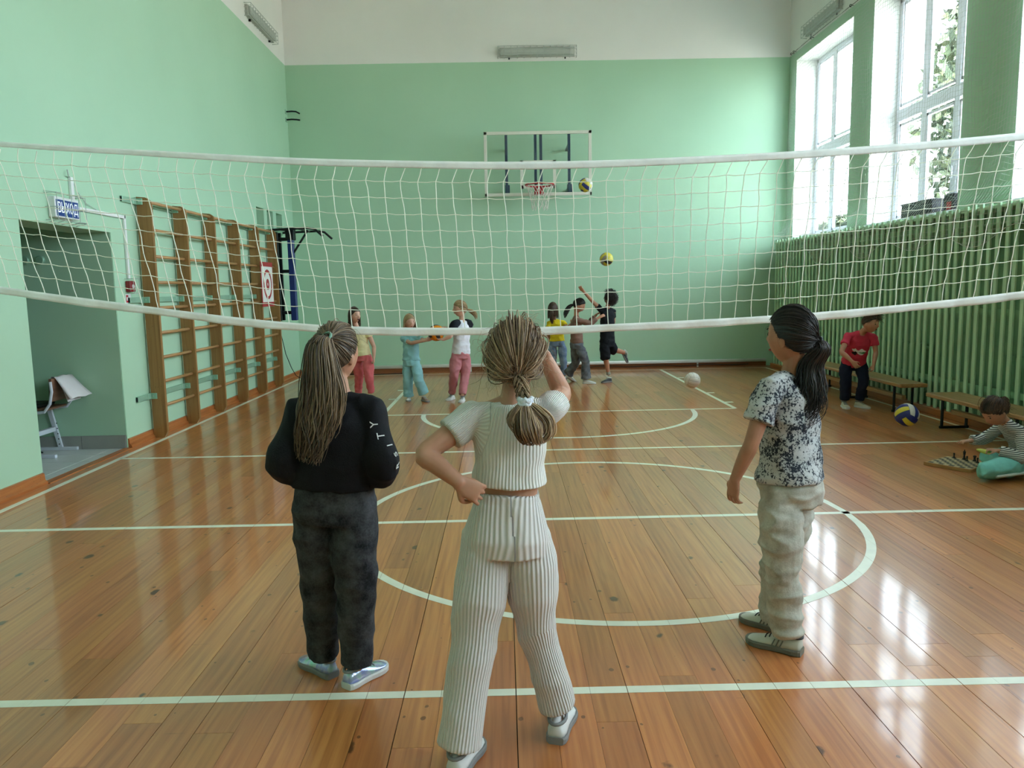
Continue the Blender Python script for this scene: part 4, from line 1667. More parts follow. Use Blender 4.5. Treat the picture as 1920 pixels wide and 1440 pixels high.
def combed(hair, H, tie, n=260, thick=1.09, r=.0016, line=HAIRLINE, seed=1, spread=.006, K=10, lift=.004):
    """strands swept over the head from the hairline to a tie point (local)"""
    rg = np.random.default_rng(seed)
    T = unit(V(tie[0] / HA, tie[1] / HB, tie[2] / HCc))
    paths, rad, tone = [], [], []
    while len(paths) < n:
        d = rg.normal(size=3)
        d /= np.linalg.norm(d)
        _, s = cap_point(d, thick, line)
        if s < .5:
            continue
        om = math.acos(np.clip(np.dot(d, T), -1, 1))
        if om < .15:
            continue
        p = []
        end = V(*tie) + rg.normal(size=3) * spread
        lf = abs(rg.normal()) * lift
        for k in range(K):
            t = k / (K - 1)
            q = (math.sin((1 - t) * om) * d + math.sin(t * om) * T) / math.sin(om)
            c, _ = cap_point(q, thick, [(0, -.2), (180, -.2)])
            c = c * (1 + lf / .09 * math.sin(math.pi * min(1, t * 1.15)) + .004)
            w = max(0, (t - .75) / .25) ** 2
            p.append(H.w(c * (1 - w) + end * w))
        paths.append(p)
        rr = r * rg.uniform(.6, 1.3)
        rad.append([rr * min(1, .5 + k * .3) for k in range(K)])
        tone.append(rg.uniform(0, 1))
    hair.add(*strands(paths, rad, tone))


def tail(hair, guide, width, n=220, r=.0018, seed=3, wave=.006, K=18, flat=.6, lateral=(1, 0, 0)):
    """a bunch of strands following a guide line (world); width: samples along it"""
    rg = np.random.default_rng(seed)
    g = np.array(catmull(guide, 6))
    L = np.linspace(0, 1, len(g))
    u = np.linspace(0, 1, K)
    G = np.stack([np.interp(u, L, g[:, i]) for i in range(3)], 1)
    W = np.interp(u, np.linspace(0, 1, len(width)), width)
    t = np.gradient(G, axis=0)
    t /= np.linalg.norm(t, axis=1)[:, None]
    a = V(*lateral) - t * (t @ V(*lateral))[:, None]
    a /= np.linalg.norm(a, axis=1)[:, None]
    b = np.cross(t, a)
    paths, rad, tone = [], [], []
    for i in range(n):
        q, rho = rg.uniform(0, 2 * math.pi), math.sqrt(rg.uniform(.0, 1))
        ox, oy = rho * math.cos(q), rho * math.sin(q) * flat
        ph, fr = rg.uniform(0, 6.28), rg.uniform(4, 8)
        end = rg.uniform(.68, 1.0)
        uu = u * end
        Gi = np.stack([np.interp(uu, u, G[:, j]) for j in range(3)], 1)
        Wi = np.interp(uu, u, W)
        ai = np.stack([np.interp(uu, u, a[:, j]) for j in range(3)], 1)
        bi = np.stack([np.interp(uu, u, b[:, j]) for j in range(3)], 1)
        wv = wave * np.sin(uu * fr + ph) * uu + wave * .35 * np.sin(uu * fr * 2.9 + ph * 2) * uu
        paths.append(Gi + ai * (ox * Wi + wv)[:, None] + bi * (oy * Wi + .5 * wv)[:, None])
        rr = r * rg.uniform(.6, 1.3)
        rad.append(rr * np.interp(u, [0, .1, .7, 1], [.7, 1, 1, .25]))
        tone.append(np.clip(.5 + .38 * ox + rg.normal() * .28, 0, 1))
    hair.add(*strands(paths, rad, tone))


def wisps(hair, H, n=120, r=.0006, seed=9, length=.07, line=HAIRLINE, out=.5, curl=.02):
    rg = np.random.default_rng(seed)
    paths, rad, tone = [], [], []
    K = 9
    while len(paths) < n:
        d = unit(rg.normal(size=3))
        c, s = cap_point(d, 1.09, line)
        if s < .3:
            continue
        dr = unit(d * out + rg.normal(size=3) * .7 + V(0, -.2, -.15))
        ln = length * rg.uniform(.4, 1.2)
        p, ph = [], rg.uniform(0, 6.28)
        sd = unit(np.cross(dr, rg.normal(size=3)))
        for k in range(K):
            t = k / (K - 1)
            p.append(H.w(c + dr * ln * t + sd * curl * t * math.sin(t * 5 + ph) + V(0, 0, -.03 * t * t)))
        paths.append(p)
        rad.append([r * (1 - .7 * k / K) for k in range(K)])
        tone.append(rg.uniform(.4, 1))
    hair.add(*strands(paths, rad, tone, 3))


def loose(hair, H, n=160, ztip=-.16, thick=1.10, r=.0018, seed=5, part=(0, -.01, .11), line=HAIRLINE, spread=.012, K=12, az0=78):
    """hair falling from the parting round the head down to ztip (local)"""
    rg = np.random.default_rng(seed)
    P0 = unit(V(part[0] / HA, part[1] / HB, part[2] / HCc))
    paths, rad, tone = [], [], []
    while len(paths) < n:
        az = rg.uniform(az0, 360 - az0)
        a = math.radians(az)
        side = V(math.sin(a), math.cos(a), 0)
        p = []
        out = rg.uniform(1.0, 1.06)
        zt = ztip * rg.uniform(.75, 1.05)
        for k in range(K):
            t = k / (K - 1)
            if t < .55:
                om = t / .55 * (math.pi / 2)
                q = unit(P0 * math.cos(om) + side * math.sin(om))
                c = cap_point(q, thick, [(0, -.2), (180, -.2)])[0] * out
                last = c
            else:
                s = (t - .55) / .45
                c = V(last[0] * (1 + .05 * s), last[1] * (1 - .05 * s), last[2] * (1 - s) + zt * s) + V(rg.normal() * spread * s * .3, rg.normal() * spread * s * .3, 0)
            p.append(H.w(c))
        paths.append(p)
        rr = r * rg.uniform(.7, 1.3)
        rad.append([rr * (1 if k < K - 2 else .5) for k in range(K)])
        tone.append(rg.uniform(0, 1))
    hair.add(*strands(paths, rad, tone))


def curls(hair, H, n=260, r=.0026, seed=4, size=.022, line=HAIRLINE):
    rg = np.random.default_rng(seed)
    paths, rad, tone = [], [], []
    K = 12
    while len(paths) < n:
        d = unit(rg.normal(size=3))
        c, s = cap_point(d, 1.08, line)
        if s < .3:
            continue
        sd = unit(np.cross(d, rg.normal(size=3)))
        s2 = np.cross(d, sd)
        p, ph = [], rg.uniform(0, 6.28)
        sz = size * rg.uniform(.5, 1.1)
        for k in range(K):
            t = k / (K - 1)
            p.append(H.w(c + d * sz * 1.3 * t + (sd * math.cos(ph + t * 7) + s2 * math.sin(ph + t * 7)) * sz * .5 + V(0, 0, -.012 * t * t)))
        paths.append(p)
        rad.append([r * (1 - .6 * k / K) for k in range(K)])
        tone.append(rg.uniform(0, 1))
    hair.add(*strands(paths, rad, tone, 4))


# ---- hands and shoes --------------------------------------------------------------
def add_hand(mb, wrist, direction, palm_n, curl=.5, k=1.0, thumb_side=1, spread=.20, fist=False):
    """palm plus four fingers and thumb; palm_n points out of the palm; fingers curl towards it"""
    d = unit(direction)
    n = unit(V(*palm_n) - d * np.dot(V(*palm_n), d))
    s = np.cross(d, n) * thumb_side
    w = V(*wrist)
    L, W = .070 * k, .034 * k
    rings = []
    for t, rw, rt in ((-.15, .70, .013), (.1, .80, .0135), (.45, .98, .0125), (.8, 1.0, .0115), (1.0, .92, .010)):
        rings.append(ring(w + d * L * t, s, n, W * rw, rt * k, 14, 2.6))
    mb.loft(rings)
    base = w + d * L * .93
    for i, (off, ln) in enumerate(((.78, .052), (.27, .060), (-.25, .056), (-.76, .044))):
        p = base + s * W * off - n * .001
        dr = unit(d + s * spread * off)
        pts = [p - dr * .012 * k, p]
        a = 0.0
        for j, f in enumerate((.42, .32, .26)):
            a += curl * (.75, 1.0, .85)[j] * (1 + .12 * i)
            pts.append(pts[-1] + (dr * math.cos(a) + n * math.sin(a)) * ln * f * k)
        limb(mb, pts, [.0078 * k, .0074 * k, .0068 * k, .0062 * k, .0050 * k], 8, 3)
    q = w + d * L * .22 + s * W * .75 + n * .004
    t1 = q + (d * .62 + s * .62 + n * .25) * .030 * k
    t2 = t1 + unit(d * .85 + s * (.25 - .5 * curl) + n * (.15 + .6 * curl)) * .026 * k
    t3 = t2 + unit(d * .85 + s * (.0 - .6 * curl) + n * (.15 + .8 * curl)) * .020 * k
    limb(mb, [q - (d + s) * .008 * k, q, t1, t2, t3], [.011 * k, .011 * k, .0092 * k, .0082 * k, .0066 * k], 8, 3)


def shoe(parent, ankle, direction, upper, sole, lace=None, k=1.0, pitch=0.0, ground=None, stripes=None):
    """a low trainer; direction = heel to toe on the ground; pitch lifts the heel (+) about the ball of the foot"""
    f = unit(V(direction[0], direction[1], 0))
    r = V(f[1], -f[0], 0)
    u = V(0, 0, 1)
    L = .205 * k
    o = V(ankle[0], ankle[1], ground if ground is not None else 0.0) - f * .055 * k
    ball = o + f * L * .72
    cp, sp = math.cos(pitch), math.sin(pitch)

    def T(y, x, z):
        p = o + f * y + r * x + u * z
        if pitch:
            q = p - ball
            a, b = np.dot(q, f), np.dot(q, u)
            p = ball + r * np.dot(q, r) + f * (a * cp + b * sp) + u * (-a * sp + b * cp)
        return p
    n = 20
    outl = [(0.0, .022), (.04, .029), (.15, .033), (.30, .031), (.48, .033), (.66, .040), (.80, .041), (.90, .034), (.97, .021), (1.0, .008)]

    def outline(grow, z):
        left = [(y * L, (x + grow) * k) for y, x in outl]
        pts = [T(y, x, z * k) for y, x in left] + [T(y, -x * .94, z * k) for y, x in reversed(left)]
        return pts
    sh = thing('shoe', None, None, (0, 0, 0))
    sh.parent = parent
    MB().loft([outline(-.001, .0), outline(.003, .004), outline(.004, .018), outline(.001, .024)]).build('sole', sole, sh, False)
    up = MB()
    secs = []
    for y, w, h in ((.015, .020, .060), (.06, .027, .068), (.16, .031, .070), (.30, .031, .068), (.42, .031, .060), (.55, .034, .050), (.70, .038, .041), (.82, .037, .034), (.92, .029, .028), (.985, .014, .020)):
        pts = []
        m = 14
        for i in range(m + 1):
            a = math.pi * i / m
            pts.append(T(y * L, math.cos(a) * w * k * (1.0 if math.sin(a) < .3 else 1 - .12 * math.sin(a)), (.020 + (h - .020) * math.sin(a) ** .75) * k))
        secs.append(pts)
    up.loft(secs)
    up.build('upper', upper, sh, True)
    col = MB().tube([T(.20 * L + .040 * k * math.cos(a), .027 * k * math.sin(a), (.070 + .004 * math.cos(a)) * k) for a in np.linspace(0, 2 * math.pi, 17)[:-1]], .006 * k, 6, closed=True)
    col.build('collar', lace or sole, sh, True)
    if lace is not None:
        for j in range(4):
            y = .40 + .075 * j
            h = (.066, .060, .054, .048)[j]
            MB().tube([T(y * L, x * .020 * k, (h - .006 * abs(x) ** 2) * k) for x in (-1, -.5, 0, .5, 1)], .0022 * k, 5).build('lace', lace, sh)
    if stripes is not None:
        for s in (-1, 1):
            for j in range(3):
                y = .34 + .07 * j
                MB().tube([T(y * L, s * .0345 * k, .026 * k), T((y - .05) * L, s * .0325 * k, .050 * k)], .0026 * k, 5).build('stripe', stripes, sh)
    return sh


# ---- the person ------------------------------------------------------------------
def build_person(key, label, spec):
    P = POSE[key]
    R = V(P['root'][0], P['root'][1], 0)
    J = {k: (R + V(*v) if len(v) == 3 else R[:2] + np.array(v)) for k, v in P['j'].items()}
    J.update({k: R + V(*v) for k, v in spec.get('fix', {}).items()})
    s = spec.get('size', 1.0)
    root = thing('person', label, 'person', (R[0], R[1], spec.get('base', 0.0)), spec.get('group'))
    vox = spec.get('voxel', .006)
    skin = spec['skin']
    up = V(0, 0, 1)
    shm, hpm = (J['shL'] + J['shR']) / 2, (J['hipL'] + J['hipR']) / 2
    spine = shm - hpm
    sl = unit(J['shR'] - J['shL'])
    hl = unit(J['hipR'] - J['hipL'])
    spd = unit(spine)
    bow = V(*spec.get('bow', (0, 0, 0)))

    def frame(t):
        a = unit(hl * (1 - t) + sl * t)
        a = unit(a - spd * np.dot(a, spd))
        return a, np.cross(spd, a)

    def cen(t):
        c = hpm + spine * t
        return c + bow * max(0, math.sin(math.pi * min(max(t, 0), 1)))

    shw = np.linalg.norm(J['shR'] - J['shL']) / 2
    H = Head(J['hc'], spec['look'], spec.get('head_up', (0, 0, 1)), spec.get('head', .93))
    # ------------ body: one continuous skin
    b = MB()
    rings = []
    for t, rx, ry in ((-.22, .045, .04), (-.12, .095, .07), (0, .108, .078), (.3, .092, .068), (.65, .102, .072), (.9, shw + .005, .062), (1.02, shw * .75, .05), (1.10, .045, .042)):
        ax, ay = frame(min(max(t, 0), 1))
        rings.append(ring(cen(t), ax, ay, (rx * s if t < .9 else rx) * .93, ry * s * .9))
    b.loft(rings)
    neck_top = H.w((0, -.022, -.06))
    limb(b, [cen(.98), J['nk'] * .6 + cen(1.02) * .4, neck_top * .5 + J['nk'] * .5, neck_top], [.050 * s, .041 * s, .037 * s, .038 * s], 14, 4)
    add_head(b, H)
    for sd in 'LR':
        sg = -1 if sd == 'L' else 1
        sh, el, wr = J['sh' + sd], J['el' + sd], J['wr' + sd]
        up1 = (sh + el) / 2
        f1 = el * .68 + wr * .32
        ar = spec.get('arm', 1.0) * s
        limb(b, [J['nk'] * .7 + shm * .3, (J['nk'] + sh) / 2 - spd * .012, sh], [.036 * s, .036 * s, .036 * s], 12, 3)
        limb(b, [sh, up1, el, f1, wr], [.039 * ar, .034 * ar, .0285 * ar, .0290 * ar, .0195 * ar], 14, 4)
        hd = spec['hand' + sd]
        add_hand(b, wr, V(*hd[0]), V(*hd[1]), hd[2], spec.get('handk', .92) * s, hd[3] if len(hd) > 3 else 1)
        hp, kn, an = J['hip' + sd], J['kn' + sd], J['an' + sd]
        calf = kn * .66 + an * .34
        hw0 = float(np.interp(0, [q[0] for q in sorted(spec['pants']['rings'])], [q[1] for q in sorted(spec['pants']['rings'])]))
        rb = min(.062 * s, max(.036, hw0 - np.linalg.norm(J['hipR'] - J['hipL']) / 2 - .012))
        limb(b, [hp, (hp + kn) / 2, kn, calf, an], [rb, .055 * s, .041 * s, .042 * s, .027 * s], 14, 4)
        if spec.get('barefoot' + sd) is not None:
            fd = unit(V(*spec['barefoot' + sd]))
            limb(b, [an, an + fd * .05, an + fd * .13], [.028, .03, .02], 10, 3)
    me = remesh(b, spec.get('body_voxel', vox), 3)
    body = finish(me, 'body', skin, root)
    # ------------ shirt
    st = spec['shirt']
    c = MB()
    rings = []
    for t, rx, ry in st['rings']:
        ax, ay = frame(min(max(t, 0), 1))
        sh_off = st.get('shift', {}).get(t, (0, 0, 0))
        rings.append(ring(cen(t) + V(*sh_off), ax, ay, rx, ry, 28, 2.4))
    c.loft(rings)
    for sd in 'LR':
        sh, el, wr = J['sh' + sd], J['el' + sd], J['wr' + sd]
        ln = st['sleeve' + sd] if 'sleeve' + sd in st else st['sleeve']
        r0, r1, r2 = st.get('sleeve_r', (.052, .048, .044))
        inn = sh * .80 + shm * .20 - spd * .020
        limb(c, [J['nk'] * .62 + shm * .38, (J['nk'] + sh) / 2 - spd * .016, sh - spd * .004], [.040, .042, r0 * .92], 14, 4)
        if ln <= 1:
            e = sh + (el - sh) * ln
            limb(c, [inn, sh, (sh + e) / 2, e], [r0 * .95, r0, (r0 + r1) / 2, r1], 16, 4, round_ends=False)
        else:
            e = el + (wr - el) * (ln - 1)
            limb(c, [inn, sh, (sh + el) / 2, el, (el + e) / 2, e], [r0 * .95, r0, (r0 + r1) / 2, r1, (r1 + r2) / 2, r2], 16, 4, round_ends=False)
    me = remesh(c, st.get('voxel', vox), st.get('smooth', 3))
    if st.get('wrinkle'):
        wrinkle(me, *st['wrinkle'])
    if st.get('ribs'):
        axes = [(cen(-.1), cen(.88))]
        for sd in 'LR':
            axes.append((J['sh' + sd] * .8 + J['el' + sd] * .2, J['el' + sd]))
        store_ribs(me, axes)
    shirt = finish(me, st.get('name', 'shirt'), st['mat'], root)
    # ------------ trousers
    tr = spec['pants']
    c = MB()
    rings = []
    for t, rx, ry in tr['rings']:
        ax, ay = frame(min(max(t, 0), 1))
        rings.append(ring(cen(t), ax, ay, rx, ry, 28, 2.4))
    c.loft(rings)
    for sd in 'LR':
        hp, kn, an = J['hip' + sd], J['kn' + sd], J['an' + sd]
        end = tr.get('hem' + sd, tr.get('hem', 1.0))      # 1 = ankle, <1 shorter, >1 lower; measured along the shin
        e = kn + (an - kn) * end
        rr = list(tr['leg' + sd] if 'leg' + sd in tr else tr['leg'])
        hw = float(np.interp(0, sorted(q[0] for q in tr['rings']), [q[1] for q in sorted(tr['rings'])]))
        rr[0] = min(rr[0], max(.048, hw - np.linalg.norm(J['hipR'] - J['hipL']) / 2 + .004))
        if end <= 0:
            e = hp + (kn - hp) * (1 + end)
            limb(c, [hp, (hp + e) / 2, e], rr[:3], 18, 5, round_ends=False)
        else:
            limb(c, [hp, (hp + kn) / 2, kn, (kn + e) / 2, e], rr, 18, 5, round_ends=False)
    me = remesh(c, tr.get('voxel', vox), tr.get('smooth', 3))
    if tr.get('wrinkle'):
        wrinkle(me, *tr['wrinkle'])
    if tr.get('ribs'):
        axes = []
        for sd in 'LR':
            axes += [(J['hip' + sd] + spd * .18, J['kn' + sd]), (J['kn' + sd], J['an' + sd])]
        store_ribs(me, axes)
    trousers = finish(me, tr.get('name', 'trousers'), tr['mat'], root)
    # ------------ face
    if spec.get('face'):
        ew, ed = mat('eye_white', lin(226, 222, 216), .3, var=0), mat('eye_iris', lin(44, 32, 26), .2, var=0)
        for sg in (-1, 1):
            e = MB().ell(H.w((sg * .031, .0665, .007)), (.0105 * H.k,) * 3, [H.d((1, 0, 0)), H.d((0, 1, 0)), H.d((0, 0, 1))], 12, 8).build('eye', ew, root, True)
            MB().ell(H.w((sg * .031, .0752, .007)), (.0088 * H.k, .0035 * H.k, .0085 * H.k), [H.d((1, 0, 0)), H.d((0, 1, 0)), H.d((0, 0, 1))], 10, 6).build('iris', ed, e, True)
            MB().tube([H.w((sg * (.031 + .016 * q), 0.0795 - .006 * abs(q), .026 + .003 * (1 - q * q))) for q in (-1, -.5, 0, .5, 1)], .0022 * H.k, 5).build('eyebrow', spec['brow'], root)
        lips = mat('lips', lin(150, 78, 72), .45, var=.03)
        if spec['face'] == 'open':
            MB().ell(H.w((0, .083, -.056)), (.014 * H.k, .006 * H.k, .013 * H.k), [H.d((1, 0, 0)), H.d((0, 1, 0)), H.d((0, 0, 1))], 12, 8).build('mouth', mat('open_mouth', lin(70, 24, 26), .5, var=0), root, True)
        else:
            MB().ell(H.w((0, .0815, -.056)), (.018 * H.k, .005 * H.k, .0055 * H.k), [H.d((1, 0, 0)), H.d((0, 1, 0)), H.d((0, 0, 1))], 12, 8).build('mouth', lips, root, True)
    # ------------ hair
    hr = Hair()
    spec['hair'](hr, H, J)
    hr.build('hair', spec['hair_mat'], root)
    # ------------ shoes
    for sd in 'LR':
        sp = spec.get('shoe' + sd)
        if sp is None:
            continue
        shoe(root, J['an' + sd] + V(*sp.get('off', (0, 0, 0))), sp['dir'], sp['upper'], sp['sole'], sp.get('lace'), sp.get('k', 1.0), sp.get('pitch', 0), sp.get('ground'), sp.get('stripes'))
    return root, H, J, dict(body=body, shirt=shirt, pants=trousers, cen=cen, frame=frame)


# ------------------------------------------------------------------ the people: joints in metres from each root on the floor
POSE = {
    'A': dict(root=(-0.63, 2.70), j={'hc': (0.037, 0.010, 1.222), 'nk': (0.052, -0.010, 1.090), 'shL': (-0.085, -0.020, 1.031), 'shR': (0.147, -0.020, 1.030), 'elL': (-0.141, -0.060, 0.850), 'elR': (0.193, -0.060, 0.832), 'wrL': (-0.109, 0.160, 0.764), 'wrR': (0.052, 0.160, 0.754), 'hipL': (-0.057, -0.010, 0.707), 'hipR': (0.073, -0.010, 0.704), 'knL': (-0.069, 0.040, 0.379), 'knR': (0.078, -0.030, 0.393), 'anL': (-0.077, 0.075, 0.060), 'anR': (0.058, 0.000, 0.064), 'heelL': (-0.028, 0.057), 'toeL': (-0.169, 0.186), 'heelR': (0.021, -0.035), 'toeR': (0.124, 0.112)}),
    'B': dict(root=(0.00, 2.25), j={'hc': (0.032, 0.030, 1.233), 'nk': (0.022, -0.010, 1.117), 'shL': (-0.095, -0.010, 1.069), 'shR': (0.123, -0.010, 1.080), 'elL': (-0.235, -0.090, 0.974), 'elR': (0.180, 0.170, 1.105), 'wrL': (-0.134, -0.130, 0.899), 'wrR': (0.126, 0.150, 1.227), 'hipL': (-0.066, 0.000, 0.708), 'hipR': (0.059, 0.000, 0.705), 'knL': (-0.108, -0.030, 0.402), 'knR': (0.078, 0.050, 0.395), 'anL': (-0.159, -0.080, 0.080), 'anR': (0.150, 0.085, 0.098), 'heelL': (-0.180, -0.096), 'toeL': (-0.159, 0.056), 'heelR': (0.152, 0.050), 'toeR': (0.186, 0.220)}),
    'C': dict(root=(1.06, 2.95), j={'hc': (0.042, 0.000, 1.263), 'nk': (0.050, 0.010, 1.092), 'shL': (-0.061, -0.080, 1.054), 'shR': (0.160, 0.120, 1.030), 'elL': (-0.141, -0.120, 0.844), 'elR': (0.163, 0.190, 0.779), 'wrL': (-0.190, -0.080, 0.696), 'wrR': (0.136, 0.290, 0.642), 'hipL': (-0.009, -0.050, 0.674), 'hipR': (0.123, 0.060, 0.643), 'knL': (0.000, -0.080, 0.363), 'knR': (0.046, 0.080, 0.326), 'anL': (0.028, -0.080, 0.068), 'anR': (0.045, 0.110, 0.049), 'heelL': (0.080, -0.083), 'toeL': (-0.081, 0.061), 'heelR': (0.076, 0.113), 'toeR': (-0.003, 0.278)}),
    'D': dict(root=(-1.83, 10.15), j={'hc': (-0.118, -0.050, 1.131), 'nk': (-0.114, 0.000, 0.969), 'shL': (0.046, -0.050, 0.899), 'shR': (-0.218, 0.050, 0.898), 'elL': (0.115, -0.050, 0.715), 'elR': (-0.251, 0.000, 0.719), 'wrL': (0.126, -0.150, 0.577), 'wrR': (-0.213, -0.050, 0.567), 'hipL': (0.033, -0.050, 0.591), 'hipR': (-0.126, 0.050, 0.585), 'knL': (0.045, -0.100, 0.342), 'knR': (-0.116, 0.050, 0.328), 'anL': (0.055, -0.050, 0.109), 'anR': (-0.143, 0.100, 0.078), 'heelL': (-0.022, 0.332), 'toeL': (0.106, -0.090), 'heelR': (-0.192, 0.304), 'toeR': (-0.074, -0.065)}),
    'E': dict(root=(-1.17, 10.05), j={'hc': (-0.053, -0.050, 1.031), 'nk': (-0.058, 0.000, 0.877), 'shL': (0.059, -0.070, 0.816), 'shR': (-0.164, 0.050, 0.813), 'elL': (0.141, -0.200, 0.803), 'elR': (-0.037, -0.150, 0.768), 'wrL': (0.232, -0.220, 0.823), 'wrR': (0.173, -0.250, 0.805), 'hipL': (0.005, -0.050, 0.517), 'hipR': (-0.106, 0.000, 0.515), 'knL': (0.046, -0.120, 0.287), 'knR': (-0.105, -0.020, 0.264), 'anL': (0.106, -0.090, 0.100), 'anR': (-0.109, 0.010, 0.055), 'heelL': (0.059, 0.273), 'toeL': (0.149, -0.136), 'heelR': (-0.148, 0.251), 'toeR': (-0.082, -0.056)}),
    'F': dict(root=(-0.64, 9.95), j={'hc': (0.073, 0.000, 1.192), 'nk': (0.095, 0.020, 1.047), 'shL': (0.005, -0.100, 0.986), 'shR': (0.186, 0.100, 0.980), 'elL': (-0.040, -0.200, 0.857), 'elR': (0.040, -0.050, 0.880), 'wrL': (-0.136, -0.200, 0.811), 'wrR': (-0.136, -0.050, 0.959), 'hipL': (0.018, -0.030, 0.625), 'hipR': (0.124, 0.050, 0.616), 'knL': (-0.016, -0.050, 0.364), 'knR': (0.117, 0.030, 0.339), 'anL': (-0.068, 0.100, 0.087), 'anR': (0.083, -0.100, 0.084), 'heelL': (-0.081, 0.472), 'toeL': (-0.100, 0.021), 'heelR': (0.058, 0.195), 'toeR': (0.078, -0.193)}),
    'G': dict(root=(0.86, 12.00), j={'hc': (-0.096, 0.000, 1.105), 'nk': (-0.089, 0.000, 0.956), 'shL': (-0.156, 0.000, 0.891), 'shR': (0.060, 0.000, 0.895), 'elL': (-0.194, -0.050, 0.762), 'elR': (0.109, -0.100, 0.808), 'wrL': (-0.154, 0.100, 0.652), 'wrR': (0.184, -0.100, 0.889), 'hipL': (-0.110, 0.000, 0.591), 'hipR': (0.031, 0.000, 0.588), 'knL': (-0.105, 0.000, 0.340), 'knR': (0.052, -0.020, 0.339), 'anL': (-0.100, 0.000, 0.088), 'anR': (0.068, 0.000, 0.076), 'heelL': (-0.085, 0.245), 'toeL': (-0.066, 0.544), 'heelR': (0.084, 0.215), 'toeR': (0.116, 0.512)}),
    'H': dict(root=(1.13, 11.50), j={'hc': (-0.012, -0.050, 1.168), 'nk': (-0.050, -0.020, 1.026), 'shL': (-0.066, 0.080, 0.959), 'shR': (-0.053, -0.120, 0.959), 'elL': (0.147, 0.120, 0.897), 'elR': (0.134, -0.140, 0.909), 'wrL': (0.258, 0.100, 1.024), 'wrR': (0.271, -0.120, 0.992), 'hipL': (-0.063, 0.060, 0.591), 'hipR': (-0.034, -0.060, 0.599), 'knL': (-0.061, 0.100, 0.305), 'knR': (0.066, -0.080, 0.352), 'anL': (-0.160, 0.200, 0.133), 'anR': (0.083, -0.050, 0.092), 'heelL': (-0.144, 0.708), 'toeL': (-0.070, 0.770), 'heelR': (0.043, 0.114), 'toeR': (0.164, -0.039)}),
    'I': dict(root=(1.50, 11.55), j={'hc': (0.076, -0.050, 1.269), 'nk': (0.046, -0.030, 1.135), 'shL': (-0.044, -0.050, 1.089), 'shR': (0.142, 0.030, 1.068), 'elL': (-0.184, -0.100, 1.227), 'elR': (0.159, 0.150, 0.894), 'wrL': (-0.323, -0.150, 1.379), 'wrR': (0.084, 0.200, 0.812), 'hipL': (-0.006, -0.050, 0.627), 'hipR': (0.093, 0.030, 0.620), 'knL': (0.006, -0.070, 0.404), 'knR': (0.136, 0.050, 0.496), 'anL': (0.063, 0.000, 0.122), 'anR': (0.361, 0.200, 0.423), 'heelL': (0.175, 0.394), 'toeL': (-0.001, 0.010), 'heelR': (0.524, 1.171), 'toeR': (0.379, 0.802)}),
    'J': dict(root=(4.00, 8.72), j={'hc': (0.027, -0.220, 1.001), 'nk': (0.003, -0.140, 0.884), 'shL': (0.123, -0.170, 0.824), 'shR': (-0.133, -0.100, 0.837), 'elL': (0.154, -0.170, 0.656), 'elR': (-0.252, -0.220, 0.669), 'wrL': (0.087, -0.270, 0.524), 'wrR': (-0.169, -0.320, 0.563), 'hipL': (0.071, 0.030, 0.531), 'hipR': (-0.082, 0.060, 0.531), 'knL': (0.032, -0.070, 0.322), 'knR': (-0.113, -0.040, 0.321), 'anL': (0.048, 0.000, 0.103), 'anR': (-0.049, 0.030, 0.101), 'heelL': (0.206, 0.336), 'toeL': (0.017, -0.129), 'heelR': (0.079, 0.311), 'toeR': (-0.105, -0.074)}),
    'K': dict(root=(3.83, 5.55), j={'hc': (-0.258, -0.050, 0.482), 'nk': (-0.105, 0.000, 0.379), 'shL': (-0.144, -0.130, 0.297), 'shR': (-0.031, 0.130, 0.301), 'elL': (-0.217, -0.170, 0.128), 'elR': (-0.077, 0.170, 0.212), 'wrL': (-0.250, -0.050, 0.204), 'wrR': (-0.217, 0.170, 0.240), 'hipL': (-0.051, -0.110, 0.094), 'hipR': (0.075, 0.090, 0.062), 'knL': (-0.471, -0.250, 0.128), 'knR': (-0.085, 0.300, 0.059), 'anL': (-0.004, 0.070, -0.002), 'anR': (-0.197, -0.130, 0.031)}),
}

SKIN = skin_mat('skin_light', lin(186, 136, 110))
SKIN2 = skin_mat('skin_tanned', lin(174, 124, 98))
SKIN3 = skin_mat('skin_fair', lin(208, 162, 140))
HM_ASH = hair_mat('hair_ash_brown', lin(66, 53, 42), lin(140, 117, 91))
HM_BLOND = hair_mat('hair_dark_blond', lin(86, 64, 48), lin(190, 160, 128))
HM_BLACK = hair_mat('hair_near_black', lin(16, 14, 15), lin(58, 48, 44))
HM_BROWN = hair_mat('hair_brown', lin(40, 28, 22), lin(104, 76, 54))
HM_FAIR = hair_mat('hair_fair', lin(110, 86, 58), lin(198, 168, 122))
BROW = mat('brow', lin(60, 44, 34), .8, var=0)
WHITE_SH = mat('shoe_white', lin(214, 214, 212), .5, var=.04)
GREY_SH = mat('shoe_grey', lin(128, 128, 128), .6, var=.05)
DARK_SH = mat('shoe_dark', lin(44, 46, 50), .6, var=.06)
LACE = mat('shoe_lace', lin(200, 200, 198), .7, var=.02)


def holo():
    t = NT('shoe_iridescent')
    geo = t.n('ShaderNodeNewGeometry')
    f = t.noise(geo.outputs['Position'], 24.0, 2.0)
    t.base(t.ramp(f, [(.3, lin(150, 214, 190)), (.45, lin(196, 206, 220)), (.58, lin(150, 160, 220)), (.7, lin(214, 204, 214))]))
    t.set(Roughness=.18, Metallic=.55)
    return t.m


